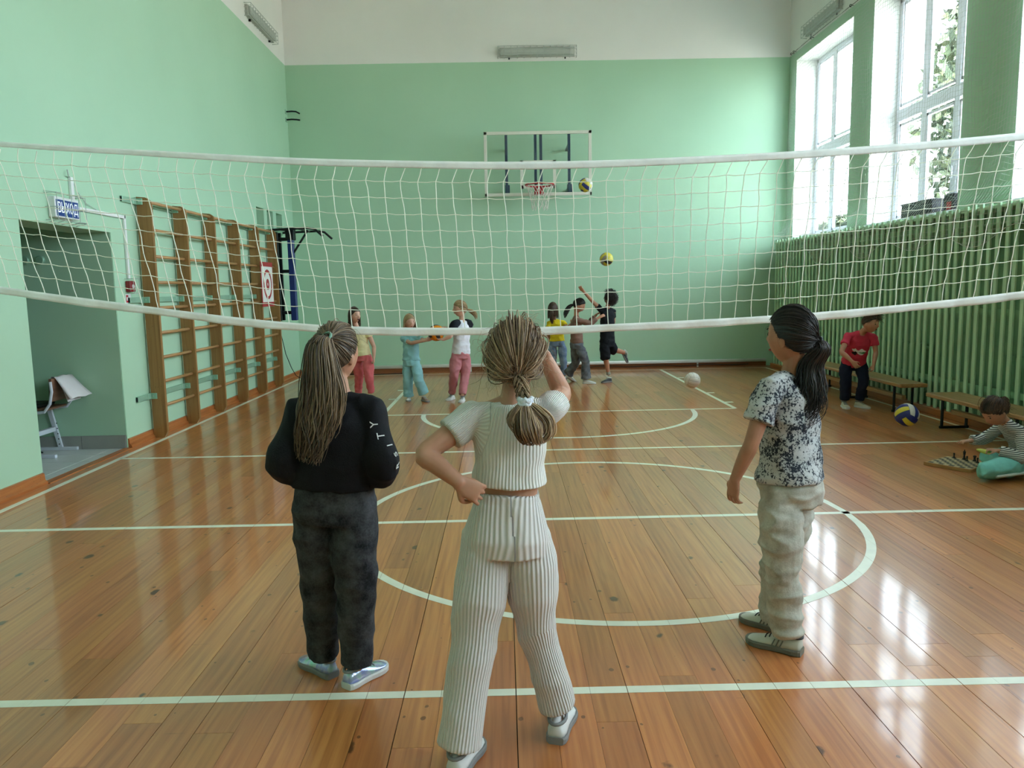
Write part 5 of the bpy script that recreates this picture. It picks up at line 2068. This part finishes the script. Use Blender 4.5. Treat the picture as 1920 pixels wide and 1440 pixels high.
def denim(name, lo, hi, s=7.0):
    t = NT('denim_' + name)
    geo = t.n('ShaderNodeNewGeometry')
    n1 = t.noise(geo.outputs['Position'], s, 4.0, .6)
    n2 = t.noise(geo.outputs['Position'], 160.0, 2.0)
    f = t.math('ADD', n1, t.math('MULTIPLY_ADD', n2, .3, -.15))
    t.base(t.ramp(f, [(.3, lo), (.72, hi)]))
    t.set(Roughness=.9)
    t.p.inputs['Specular IOR Level'].default_value = .2
    t.l(t.bump(n2, .6, .0012), t.p.inputs['Normal'])
    return t.m


def splatter():
    t = NT('cloth_splatter_print')
    geo = t.n('ShaderNodeNewGeometry')
    p = geo.outputs['Position']
    big = t.noise(p, 9.0, 3.0)
    fine = t.noise(p, 120.0, 3.0, .7)
    mid = t.noise(p, 50.0, 2.0, .6)
    k = t.math('ADD', t.math('MULTIPLY', fine, .8), t.math('MULTIPLY', mid, .5))
    thr = t.math('MULTIPLY_ADD', big, -.46, .885)
    f = t.math('MINIMUM', t.math('MAXIMUM', t.math('DIVIDE', t.math('SUBTRACT', k, thr), .05), 0.0), 1.0)
    t.base(t.mix(f, t.ramp(big, [(.3, lin(200, 200, 200)), (.7, lin(160, 164, 166))]), lin(44, 48, 58)))
    t.set(Roughness=.9)
    t.p.inputs['Specular IOR Level'].default_value = .2
    return t.m


def stripes():
    t = NT('cloth_thin_stripes')
    tc = t.n('ShaderNodeTexCoord')
    s = t.n('ShaderNodeSeparateXYZ')
    t.l(tc.outputs['Object'], s.inputs[0])
    w = t.math('ADD', s.outputs['Z'], t.math('MULTIPLY', s.outputs['X'], -.25))
    f = t.math('GREATER_THAN', t.math('SINE', t.math('MULTIPLY', w, 2 * math.pi / .0125)), .25)
    t.base(t.mix(f, lin(206, 206, 202), lin(44, 46, 52)))
    t.set(Roughness=.9)
    return t.m


PEOPLE = {}


def hair_A(h, H, J):
    cap(h, H, 1.075, tone=.2, fine=True)
    tie = (.030, -.092, .064)
    combed(h, H, tie, 520, 1.085, .0016, seed=11, K=11)
    t0 = H.w(tie)
    r = V(-.63, 2.70, 0)
    MB_ = [t0, r + V(.006, -.112, 1.262), r + V(.004, -.122, 1.15), r + V(-.008, -.13, 1.04), r + V(-.028, -.135, .95), r + V(-.050, -.14, .865)]
    tail(h, MB_, [.012, .042, .057, .058, .050, .026], 440, .0022, 21, .022, 24, .42)
    tail(h, [t0, r + V(.04, -.105, 1.2), r + V(.058, -.11, 1.09), r + V(.040, -.125, 1.0), r + V(.005, -.135, .93)], [.010, .03, .034, .03, .012], 90, .0022, 24, .012, 16, .5)
    wisps(h, H, 40, .0006, 31, .04)


def build_A():
    blk = cloth('black_sweater', lin(20, 21, 26), .8, .1)
    hw = holo()
    spec = dict(skin=SKIN, size=1.0, voxel=.0055, look=(.42, 1, -.06), head=.96, hair_mat=HM_ASH, hair=hair_A,
                handL=((.5, .7, .1), (.4, -.5, .5), .8), handR=((-.5, .7, .1), (-.4, -.5, .5), .8, -1),
                shirt=dict(name='sweater', mat=blk, sleeve=1.92, sleeve_r=(.056, .068, .052), voxel=.006, smooth=10,
                           rings=[(.17, .150, .112), (.26, .150, .114), (.45, .154, .114), (.7, .156, .110), (.9, .146, .092), (1.0, .112, .078), (1.09, .070, .060)],
                           wrinkle=(.010, (7, 7, 6), 2.0)),
                pants=dict(name='jeans', mat=denim('black', lin(28, 29, 32), lin(82, 84, 88), 15), leg=[.086, .086, .074, .066, .057], hem=.95, voxel=.006,
                           rings=[(.30, .130, .098), (.1, .142, .106), (-.05, .146, .108), (-.22, .140, .104)], wrinkle=(.009, (6, 6, 9), 5.0)),
                shoeL=dict(dir=(-.141, .129), upper=hw, sole=GREY_SH, lace=GREY_SH), shoeR=dict(dir=(.103, .147), upper=hw, sole=WHITE_SH, lace=GREY_SH))
    root, H, J, parts = build_person('A', 'child in black sweater and dark jeans with a long ponytail, seen from behind', spec)
    band = mat('hair_band_green', lin(120, 160, 140), .7, var=.05)
    c = H.w((.030, -.099, .066))
    ax = H.d((0, -.8, .6))
    a = unit(np.cross(ax, V(0, 0, 1)))
    b = np.cross(ax, a)
    MB().tube([c + (a * math.cos(q) + b * math.sin(q)) * .015 for q in np.linspace(0, 2 * math.pi, 17)[:-1]], .005, 6, closed=True).build('hair_tie', band, root, True)
    # white letters down the outside of the right sleeve
    from mathutils.bvhtree import BVHTree
    sw = parts['shirt']
    me = sw.data
    off = V(*world_loc(sw))
    bvh = BVHTree.FromPolygons([tuple(v + off) for v in coords(me)], [tuple(p.vertices) for p in me.polygons])
    lm = mat('sleeve_print_white', lin(226, 226, 226), .7, var=0)
    for ch, z in zip('YTISR', (.985, .945, .912, .880, .840)):
        q = bvh.ray_cast(Vector((J['elR'][0] + .3, J['elR'][1] - .045, z)), Vector((-1, .05, 0)))
        if q[0] is None:
            continue
        p, n = V(*q[0]), unit(V(*q[1]))
        lt = text_mesh(ch, .040, 'letter', .0006)
        e_up = unit(V(0, 0, 1) - n * n[2])
        # letters read upwards along the arm: their 'right' is up
        X, Z = e_up, n
        Yv = np.cross(Z, X)
        co = coords(lt)
        set_coords(lt, p + n * .0015 + co[:, :1] * X + co[:, 1:2] * Yv + co[:, 2:3] * Z - V(*world_loc(root)))
        link('sleeve_letter', lt, lm, root)


def hair_B(h, H, J):
    cap(h, H, 1.12, tone=.35, fine=True)
    tie = (.012, -.078, -.036)
    combed(h, H, tie, 620, 1.135, .0016, seed=12, K=11, lift=.012, spread=.012)
    t0 = H.w(tie)
    k = V(.018, -.022, 0)
    # short plait down to the scrunchie, then a folded-up tail
    e0 = t0 + V(.006, -.025, -.012)
    e1 = V(.055, 2.140, 1.118)
    for s in range(3):
        pts = []
        for q in np.linspace(0, 1, 22):
            c = e0 * (1 - q) + e1 * q
            a = q * 11 + s * 2.094
            pts.append(c + V(math.cos(a) * .013, math.sin(2 * a) * .007, 0))
        tail(h, pts, [.011] * 4, 34, .0016, 50 + s, .001, 24, 1.0)
    e2 = [e1, e1 + V(.000, -.020, -.026), e1 + V(.005, -.034, -.066), e1 + V(.020, -.030, -.098), e1 + V(.036, -.015, -.092)]
    tail(h, e2, [.012, .032, .044, .034, .014], 260, .0019, 61, .004, 18, .55)
    e3 = [e1, e1 + V(.028, -.018, -.020), e1 + V(.056, -.022, -.048), e1 + V(.056, -.026, -.082), e1 + V(.026, -.030, -.104)]
    tail(h, e3, [.010, .020, .024, .022, .012], 150, .0019, 62, .004, 18, .6)
    e4 = [e1, e1 + V(-.020, -.018, -.018), e1 + V(-.034, -.024, -.044), e1 + V(-.022, -.030, -.078)]
    tail(h, e4, [.010, .016, .018, .010], 80, .0018, 63, .004, 16, .6)
    wisps(h, H, 420, .00055, 33, .055, curl=.03)
    wisps(h, H, 120, .0008, 34, .085, line=[(0, .02), (60, -.03), (95, -.06), (180, -.085)], curl=.035)


def build_B():
    ivory = lin(228, 225, 218)
    spec = dict(skin=SKIN, size=1.0, voxel=.0045, body_voxel=.0034, look=(.12, 1, .02), head=.97, hair_mat=HM_BLOND, hair=hair_B,
                handL=((.80, .12, -.52), (.10, .92, -.30), .78, -1), handR=((-.62, .25, .55), (-.35, -.5, -.25), .35, 1), arm=1.02,
                shirt=dict(name='crop_top', mat=rib_cloth('ribbed_ivory_top', ivory, 58, .0022), sleeveL=.50, sleeveR=.36, sleeve_r=(.046, .050, .05), voxel=.0045, smooth=5, ribs=True,
                           rings=[(.435, .112, .092), (.47, .109, .089), (.6, .103, .083), (.75, .108, .084), (.9, .114, .076), (1.0, .092, .066), (1.085, .062, .054)],
                           wrinkle=(.006, (6, 6, 9), 3.0)),
                pants=dict(name='ribbed_trousers', mat=rib_cloth('ribbed_ivory_trousers', lin(222, 217, 213), 42, .0030), legL=[.088, .085, .073, .068, .070], legR=[.088, .082, .062, .058, .062],
                           hemL=1.0, hemR=.97, voxel=.0045, smooth=5, ribs=True,
                           rings=[(.365, .096, .078), (.30, .098, .080), (.28, .103, .084), (.12, .120, .096), (0, .130, .104), (-.14, .126, .098)], wrinkle=(.007, (6, 6, 6), 8.0)),
                shoeL=dict(dir=(.05, .152), upper=WHITE_SH, sole=GREY_SH, lace=GREY_SH, k=1.02, off=(0, -.005, 0)), shoeR=dict(dir=(.045, .17), upper=WHITE_SH, sole=GREY_SH, lace=GREY_SH, k=1.02))
    root, H, J, parts = build_person('B', 'child in ribbed ivory crop top and trousers with one hand on the hip', spec)
    e1 = V(.055, 2.140, 1.118)
    sc = mat('scrunchie_white', lin(222, 226, 236), .8, var=.05, bump=.003, bscale=120)
    for i in range(3):
        MB().tube([e1 + V(math.cos(q) * (.016 + .003 * math.sin(5 * q + i)), math.sin(q) * .015, .010 - .012 * i + .004 * math.sin(7 * q + i)) for q in np.linspace(0, 2 * math.pi, 25)[:-1]], .0075, 7, closed=True).build('scrunchie', sc, root, True)


def hair_C(h, H, J):
    cap(h, H, 1.085, tone=.15, fine=True)
    tie = (.030, -.094, -.012)
    combed(h, H, tie, 560, 1.095, .0015, seed=13, K=11)
    t0 = H.w(tie)
    r = V(1.06, 2.95, 0)
    g = [t0, t0 + V(.012, -.025, -.03), r + V(.105, -.055, 1.13), r + V(.100, -.062, 1.05), r + V(.088, -.068, .97), r + V(.040, -.078, .895)]
    tail(h, g, [.012, .028, .042, .050, .050, .022], 420, .0021, 71, .020, 22, .5)
    wisps(h, H, 40, .0006, 35, .03)


def build_C():
    sho = mat('shoe_stone', lin(192, 192, 178), .6, var=.08)
    so = mat('shoe_sole_taupe', lin(112, 110, 100), .7, var=.06)
    spec = dict(skin=SKIN2, size=1.0, voxel=.005, body_voxel=.0034, fix=dict(hc=(.042, .0, 1.236)), look=(-.62, .78, .02), head=1.0, hair_mat=HM_BLACK, hair=hair_C, brow=BROW, face='closed',
                handL=((-.06, .10, -1), (.85, .4, 0), .38, -1), handR=((-.4, .4, -.8), (.5, -.5, 0), .5),
                shirt=dict(name='t_shirt', mat=splatter(), sleeve=.62, sleeve_r=(.050, .056, .052), voxel=.0055, smooth=5,
                           rings=[(.04, .146, .122), (.18, .136, .112), (.5, .118, .098), (.75, .126, .100), (.9, .128, .088), (1.0, .100, .070), (1.09, .064, .056)],
                           wrinkle=(.011, (5, 5, 10), 4.0)),
                pants=dict(name='jeans', mat=denim('stone', lin(158, 154, 142), lin(200, 197, 186), 12), leg=[.090, .086, .070, .064, .062], hem=.98, voxel=.0055,
                           rings=[(.20, .112, .094), (.08, .122, .102), (.0, .130, .110), (-.1, .130, .112), (-.22, .120, .104)], wrinkle=(.013, (6, 6, 14), 1.0)),
                shoeL=dict(dir=(-.161, .125), upper=sho, sole=so, lace=DARK_SH, stripes=so, k=1.08), shoeR=dict(dir=(-.12, .13), upper=sho, sole=so, lace=DARK_SH, stripes=so, k=1.05))
    root, H, J, parts = build_person('C', 'child in speckled grey T-shirt and stone jeans standing in profile at right', spec)
    c = H.w((.030, -.100, -.012))
    MB().tube([c + H.d((math.cos(q) * .006, math.sin(q) * .010, math.cos(q) * .014)) for q in np.linspace(0, 2 * math.pi, 17)[:-1]], .005, 6, closed=True).build('hair_tie', DARK_SH, root, True)


# ------------- the children at the far end
def far_shirt(m, name='t_shirt', sleeve=.5, k=.92, hem=-.02, wide=1.0):
    return dict(name=name, mat=m, sleeve=sleeve, sleeve_r=(.043 * k, .047 * k, .040 * k), smooth=3,
                rings=[(hem, .128 * k * wide, .098 * k), (.2, .120 * k * wide, .094 * k), (.5, .114 * k * wide, .09 * k), (.8, .120 * k, .088 * k), (.93, .118 * k, .076 * k), (1.02, .08 * k, .06 * k), (1.1, .055 * k, .048 * k)],
                wrinkle=(.008, (9, 9, 11), 2.0))


def far_pants(m, name='trousers', leg=(.080, .076, .066, .058, .054), k=.92, hem=1.0, top=.12):
    return dict(name=name, mat=m, leg=[x * k for x in leg], hem=hem, smooth=3,
                rings=[(top, .112 * k, .090 * k), (0, .124 * k, .100 * k), (-.18, .118 * k, .096 * k)], wrinkle=(.009, (9, 9, 11), 7.0))


def shoes(dL, dR, up, so, lace=None, k=.9, **kw):
    L = dict(dir=dL, upper=up, sole=so, lace=lace, k=k)
    R = dict(dir=dR, upper=up, sole=so, lace=lace, k=k)
    L.update(kw.get('L', {}))
    R.update(kw.get('R', {}))
    return L, R


def build_far():
    # D: yellow top, coral trousers
    def hD(h, H, J):
        cap(h, H, 1.09, [(0, .048), (40, .04), (70, .0), (95, -.05), (180, -.085)], .2)
        loose(h, H, 260, -.17, 1.10, .0026, 41)
    L, R = shoes((.5, -.8), (.3, -.9), WHITE_SH, GREY_SH, LACE)
    build_person('D', 'child in pale yellow top and coral trousers with mouth open', dict(
        skin=SKIN3, size=.95, look=(.72, -.65, -.02), head=.93, hair_mat=HM_BROWN, hair=hD, brow=BROW, face='open', group='children at the far end',
        handL=((.02, -.25, -1), (-1, 0, .1), .9), handR=((.02, -.15, -1), (1, 0, .1), .6),
        shirt=far_shirt(cloth('pale_yellow', lin(234, 224, 176)), 'top', .3, .96, .04), pants=far_pants(cloth('coral', lin(214, 108, 112)), 'trousers', (.078, .074, .062, .054, .046), .96),
        shoeL=L, shoeR=R))

    # E: light blue two-piece
    def hE(h, H, J):
        cap(h, H, 1.09, [(0, .045), (40, .03), (70, .0), (95, -.05), (180, -.085)], .4)
        loose(h, H, 240, -.12, 1.11, .0026, 42)
        wisps(h, H, 50, .001, 43, .04)
    tan = mat('shoe_tan', lin(150, 118, 104), .6, var=.06)
    L, R = shoes((.55, -.8), (.1, -1), tan, GREY_SH, LACE, .82, R=dict(upper=WHITE_SH))
    blue = cloth('aqua', lin(142, 192, 198))
    build_person('E', 'child in aqua top and wide trousers holding out the orange ball', dict(
        skin=SKIN3, size=.86, look=(.42, -.9, .0), head=.90, hair_mat=HM_FAIR, hair=hE, brow=BROW, face='closed', group='children at the far end',
        handL=((1, -.1, .15), (.2, .9, .2), .5), handR=((1, .1, .2), (.1, .9, .5), .5), handk=.9,
        shirt=far_shirt(blue, 'top', .62, .88, .05, 1.08), pants=far_pants(blue, 'wide_trousers', (.082, .08, .074, .072, .078), .88, 1.0), shoeL=L, shoeR=R))

    # F: raglan shirt, dusty pink trousers
    def hF(h, H, J):
        cap(h, H, 1.09, [(0, .045), (40, .035), (70, .02), (95, -.03), (180, -.075)], .5)
        tie = (0, -.098, -.02)
        combed(h, H, tie, 240, 1.10, .0024, seed=44)
        t0 = H.w(tie)
        tail(h, [t0, t0 + V(.05, .01, -.02), t0 + V(.10, .02, -.06), t0 + V(.12, .02, -.13)], [.012, .025, .03, .01], 80, .0026, 45, .008, 12, .7)
    L, R = shoes((-.35, -.9), (-.12, -1), WHITE_SH, WHITE_SH, GREY_SH, .95)
    root, H, J, parts = build_person('F', 'child in white shirt with black sleeves and dusty pink trousers beside the orange ball', dict(
        skin=SKIN3, size=.95, look=(-.95, -.25, -.05), head=.94, hair_mat=HM_FAIR, hair=hF, brow=BROW, face='closed', group='children at the far end',
        handL=((-1, .1, .15), (.1, -.1, 1), .4), handR=((-1, -.3, -.05), (0, -.2, -1), .4),
        shirt=far_shirt(cloth('white_jersey', lin(222, 222, 230)), 't_shirt', .1, .98, -.02, 1.0), pants=far_pants(cloth('dusty_pink', lin(186, 120, 126)), 'trousers', (.08, .078, .066, .058, .048), .98, .97),
        shoeL=L, shoeR=R))
    sl = MB()
    for sd in 'LR':
        sh, el = J['sh' + sd], J['el' + sd]
        nk = J['nk'] * .55 + sh * .45
        limb(sl, [nk + V(0, 0, .0), sh + V(0, 0, .006), sh * .6 + el * .4, sh * .38 + el * .62], [.045, .058, .054, .050], 14, 4, round_ends=False)
    finish(remesh(sl, .006, 3), 'black_sleeves', cloth('black_jersey', lin(26, 28, 34)), root)

    # G: yellow T-shirt, blue jeans, from behind
    def hG(h, H, J):
        cap(h, H, 1.09, tone=.2)
        loose(h, H, 260, -.15, 1.11, .0026, 46)
        tie = (0, -.098, .01)
        t0 = H.w(tie)
        tail(h, [t0, t0 + V(0, -.04, -.06), t0 + V(.0, -.05, -.16), t0 + V(.01, -.05, -.24)], [.02, .03, .032, .01], 90, .0026, 47, .006, 12, .7)
    L, R = shoes((-.1, 1), (.15, 1), WHITE_SH, GREY_SH, None, .9)
    build_person('G', 'child in bright yellow T-shirt and blue jeans standing with back turned', dict(
        skin=SKIN, size=.92, look=(.35, .9, 0), head=.92, hair_mat=HM_BROWN, hair=hG, group='children at the far end',
        handL=((.1, .5, -.6), (1, 0, 0), .6), handR=((.5, .1, .8), (0, 1, 0), .6),
        shirt=far_shirt(cloth('bright_yellow', lin(232, 208, 40)), 't_shirt', .5, .92, .08), pants=far_pants(denim('blue', lin(92, 118, 156), lin(158, 180, 208), 14), 'jeans', (.08, .076, .064, .06, .058), .92, .98), shoeL=L, shoeR=R))

    # H: brown top, grey flared jeans, pushing forward
    def hH(h, H, J):
        cap(h, H, 1.09, tone=.15)
        tie = (0, -.092, -.03)
        combed(h, H, tie, 240, 1.10, .0024, seed=48)
        t0 = H.w(tie)
        tail(h, [t0, t0 + V(-.06, 0, -.03), t0 + V(-.11, -.02, -.11), t0 + V(-.13, -.02, -.2)], [.014, .03, .036, .012], 110, .0026, 49, .008, 12, .7)
    L, R = shoes((.75, .5), (.9, -.3), WHITE_SH, WHITE_SH, None, .98, L=dict(pitch=.5), R={})
    build_person('H', 'child in brown top and grey flared jeans pushing with outstretched arms', dict(
        skin=SKIN, size=.95, look=(.85, -.25, -.45), head_up=(.35, 0, 1), head=.93, hair_mat=HM_BLACK, hair=hH, brow=BROW, face='closed', group='children at the far end',
        handL=((.8, -.1, .6), (.5, 0, -.6), .3), handR=((.85, .1, .35), (.4, .6, -.5), .2),
        shirt=far_shirt(cloth('mocha', lin(134, 104, 92)), 'top', 1.75, .94, .06), pants=far_pants(denim('grey', lin(74, 80, 88), lin(124, 130, 138), 14), 'flared_jeans', (.082, .078, .066, .068, .082), .96, 1.03), shoeL=L, shoeR=R))

    # I: black outfit, reaching up
    def hI(h, H, J):
        cap(h, H, 1.10, tone=.1)
        curls(h, H, 420, .0038, 51, .042)
    L, R = shoes((-.75, -.6), (.3, -.2), DARK_SH, GREY_SH, WHITE_SH, .98, R=dict(ground=.36, off=(.02, 0, 0), pitch=0))
    sp = dict(
        skin=SKIN, size=.95, look=(-.55, .55, .35), head=.93, hair_mat=HM_BLACK, hair=hI, group='children at the far end',
        handL=((-.62, -.2, .72), (.4, .7, .5), .22), handR=((-.6, .3, -.5), (0, 0, 1), .5),
        shirt=far_shirt(cloth('black_tee', lin(24, 27, 32)), 't_shirt', .5, .94, -.08), pants=far_pants(cloth('black_shorts', lin(20, 22, 28)), 'shorts', (.085, .082, .08, .08, .08), .96, .12), shoeL=L, shoeR=None)
    root, H, J, parts = build_person('I', 'child in black T-shirt and shorts leaping on one leg with an arm raised', sp)
    # the raised foot: sole turned back
    an = J['anR']
    sh = shoe(root, (0, 0, 0), (1, 0), DARK_SH, GREY_SH, WHITE_SH, .98)
    # turn it about the ankle so that the toe points down and back
    rot = Matrix.Rotation(math.radians(-62), 4, 'X')
    tgt = Vector(an) - root.location
    base = Matrix.Translation(-Vector((0, 0, .06)) + root.location)
    fz = Matrix.Rotation(math.radians(-25), 4, 'Z') @ Matrix.Rotation(math.radians(62), 4, 'Y')
    sh.matrix_local = Matrix.Translation(tgt) @ fz @ base
    sock = mat('sock_grey', lin(150, 156, 146), .9, var=.05)
    for sd in 'LR':
        kn, a = J['kn' + sd], J['an' + sd]
        limb(MB(), [a + (kn - a) * .16, a + (kn - a) * .06, a], [.032, .033, .034], 12, 3, round_ends=False).build('sock', sock, root, True)

    # J: red T-shirt, navy trousers, bending forward
    def hJ(h, H, J):
        cap(h, H, 1.06, [(0, .052), (40, .045), (70, .03), (95, -.02), (180, -.06)], .3)
        combed(h, H, (.0, .07, .085), 200, 1.065, .002, seed=52, spread=.03)
    L, R = shoes((.35, -.9), (-.2, -1), mat('shoe_cream', lin(206, 200, 182), .6, var=.06), WHITE_SH, GREY_SH, 1.0)
    root, H, J, parts = build_person('J', 'child in red T-shirt and navy trousers bending forward by the slat screen', dict(
        skin=SKIN, size=.95, look=(.55, -.80, -.18), head=.98,
        fix=dict(hipL=(.088, .03, .531), hipR=(-.078, .06, .531), knL=(.082, -.05, .322), knR=(-.112, -.02, .321), anL=(.080, .02, .085), anR=(-.085, .04, .085), hc=(.035, -.27, .985)), hair_mat=HM_BROWN, hair=hJ, brow=BROW, face='closed',
        handL=((-.25, -.2, -1), (-1, 0, 0), .6), handR=((.6, -.2, -.75), (.5, .6, .1), .4),
        shirt=far_shirt(cloth('red_tee', lin(200, 58, 80)), 't_shirt', .55, 1.0, -.06, 1.04), pants=far_pants(cloth('navy', lin(24, 30, 52)), 'trousers', (.074, .070, .060, .054, .052), .98, .96), shoeL=L, shoeR=R))
    from mathutils.bvhtree import BVHTree
    sw = parts['shirt']
    off = V(*world_loc(sw))
    bvh = BVHTree.FromPolygons([tuple(v + off) for v in coords(sw.data)], [tuple(p.vertices) for p in sw.data.polygons])
    cc = parts['cen'](.55)
    ax, ay = parts['frame'](.55)
    spd = unit(np.cross(ax, ay))
    pw, pk, pg = mat('print_white', lin(226, 226, 226), .8, var=0), mat('print_black', lin(30, 30, 34), .8, var=0), mat('print_green', lin(70, 150, 96), .8, var=0)
    for (u, w, ru, rw, m, nm) in ((.010, .008, .060, .036, pw, 'print_white_patch'), (-.050, .026, .024, .022, pw, 'print_white_patch'), (-.042, -.014, .028, .022, pk, 'print_black_patch'), (.04, -.002, .036, .011, pg, 'print_green_patch')):
        vs, ok = [], True
        grid = []
        for i in range(9):
            for j in range(9):
                a, b = -1 + i / 4, -1 + j / 4
                n2 = max(abs(a), abs(b)) / max(math.hypot(a, b), 1e-6) if (a or b) else 1
                a, b = a * n2, b * n2
                o = cc + ay * .35 + ax * (-(u + a * ru * (1 + .25 * math.sin(5 * b)))) + spd * (w + b * rw * (1 + .3 * math.sin(4 * a)))
                q = bvh.ray_cast(Vector(o), Vector(-ay))
                if q[0] is None:
                    ok = False
                    break
                grid.append(V(*q[0]) + ay * (.0022 if m is not pw else .0014))
        if ok and len(grid) == 81:
            fs = [(i * 9 + j, i * 9 + j + 1, i * 9 + j + 10, i * 9 + j + 9) for i in range(8) for j in range(8)]
            MB().add(grid, fs).build(nm, m, root, True)

    # K: seated at the chessboard
    def hK(h, H, J):
        cap(h, H, 1.09, [(0, .045), (40, .03), (62, .012), (80, -.015), (95, -.045), (180, -.075)], .2)
        tie = (0, -.085, .05)
        combed(h, H, tie, 320, 1.105, .0022, seed=53, lift=.008)
        wisps(h, H, 80, .0012, 57, .05)
        t0 = H.w(tie)
        MBk = [t0, t0 + V(.03, 0, .01), t0 + V(.05, 0, -.03), t0 + V(.045, 0, -.1)]
        tail(h, MBk, [.012, .022, .022, .008], 80, .0022, 54, .006, 12, .8)
    fix = dict(hipL=(-.01, -.085, .10), hipR=(-.01, .085, .10), shL=(-.115, -.12, .345), shR=(-.085, .12, .345), nk=(-.165, .0, .405), hc=(-.255, -.03, .475),
               elL=(-.125, -.185, .165), wrL=(-.265, -.10, .205), elR=(-.17, .20, .235), wrR=(-.30, .17, .225),
               knL=(-.420, -.215, .085), knR=(-.12, .22, .08), anL=(-.10, .06, .055), anR=(-.20, -.08, .05))
    root, H, J, parts = build_person('K', 'seated child in striped top and mint leggings leaning over the chessboard', dict(
        skin=SKIN, size=.92, fix=fix, bow=(.045, 0, .02), look=(-.78, -.12, -.62), head_up=(-.5, 0, .8), head=.95, hair_mat=HM_BROWN, hair=hK, brow=BROW, face='closed',
        handL=((-.9, .3, .1), (0, 0, -1), .7), handR=((-1, -.1, -.05), (0, 0, -1), .3, -1), barefootL=(-.3, .9, 0), barefootR=(-.5, -.6, 0),
        shirt=far_shirt(stripes(), 'striped_top', 1.9, .95, -.02, 1.02), pants=far_pants(cloth('mint', lin(124, 194, 184)), 'leggings', (.085, .078, .066, .056, .046), .95, .98, .18)))
    pale = cloth('pale_stripe', lin(196, 204, 196))
    st = [J['hipL'] * (1 - t) + J['knL'] * t + V(0, -.066 + .012 * t, -.045 + .012 * t) for t in (.15, .4, .65, .85)]
    limb(MB(), st, [(.012, .022)] * 4, 10, 4).build('side_stripe', pale, root, True)
    yl = MB()
    c = J['wrL'] + V(-.075, .02, -.012)
    limb(yl, [c + V(.03, 0, -.008), c, c + V(-.035, .004, .010), c + V(-.055, .005, .014)], [.014, .017, .014, .009], 12, 4)
    tag(yl.build('yellow_toy', mat('toy_yellow', lin(196, 202, 92), .5, var=.05), None, True), 'small pale yellow toy in the hands of the seated child', 'toy')


build_A()
build_B()
build_C()
build_far()
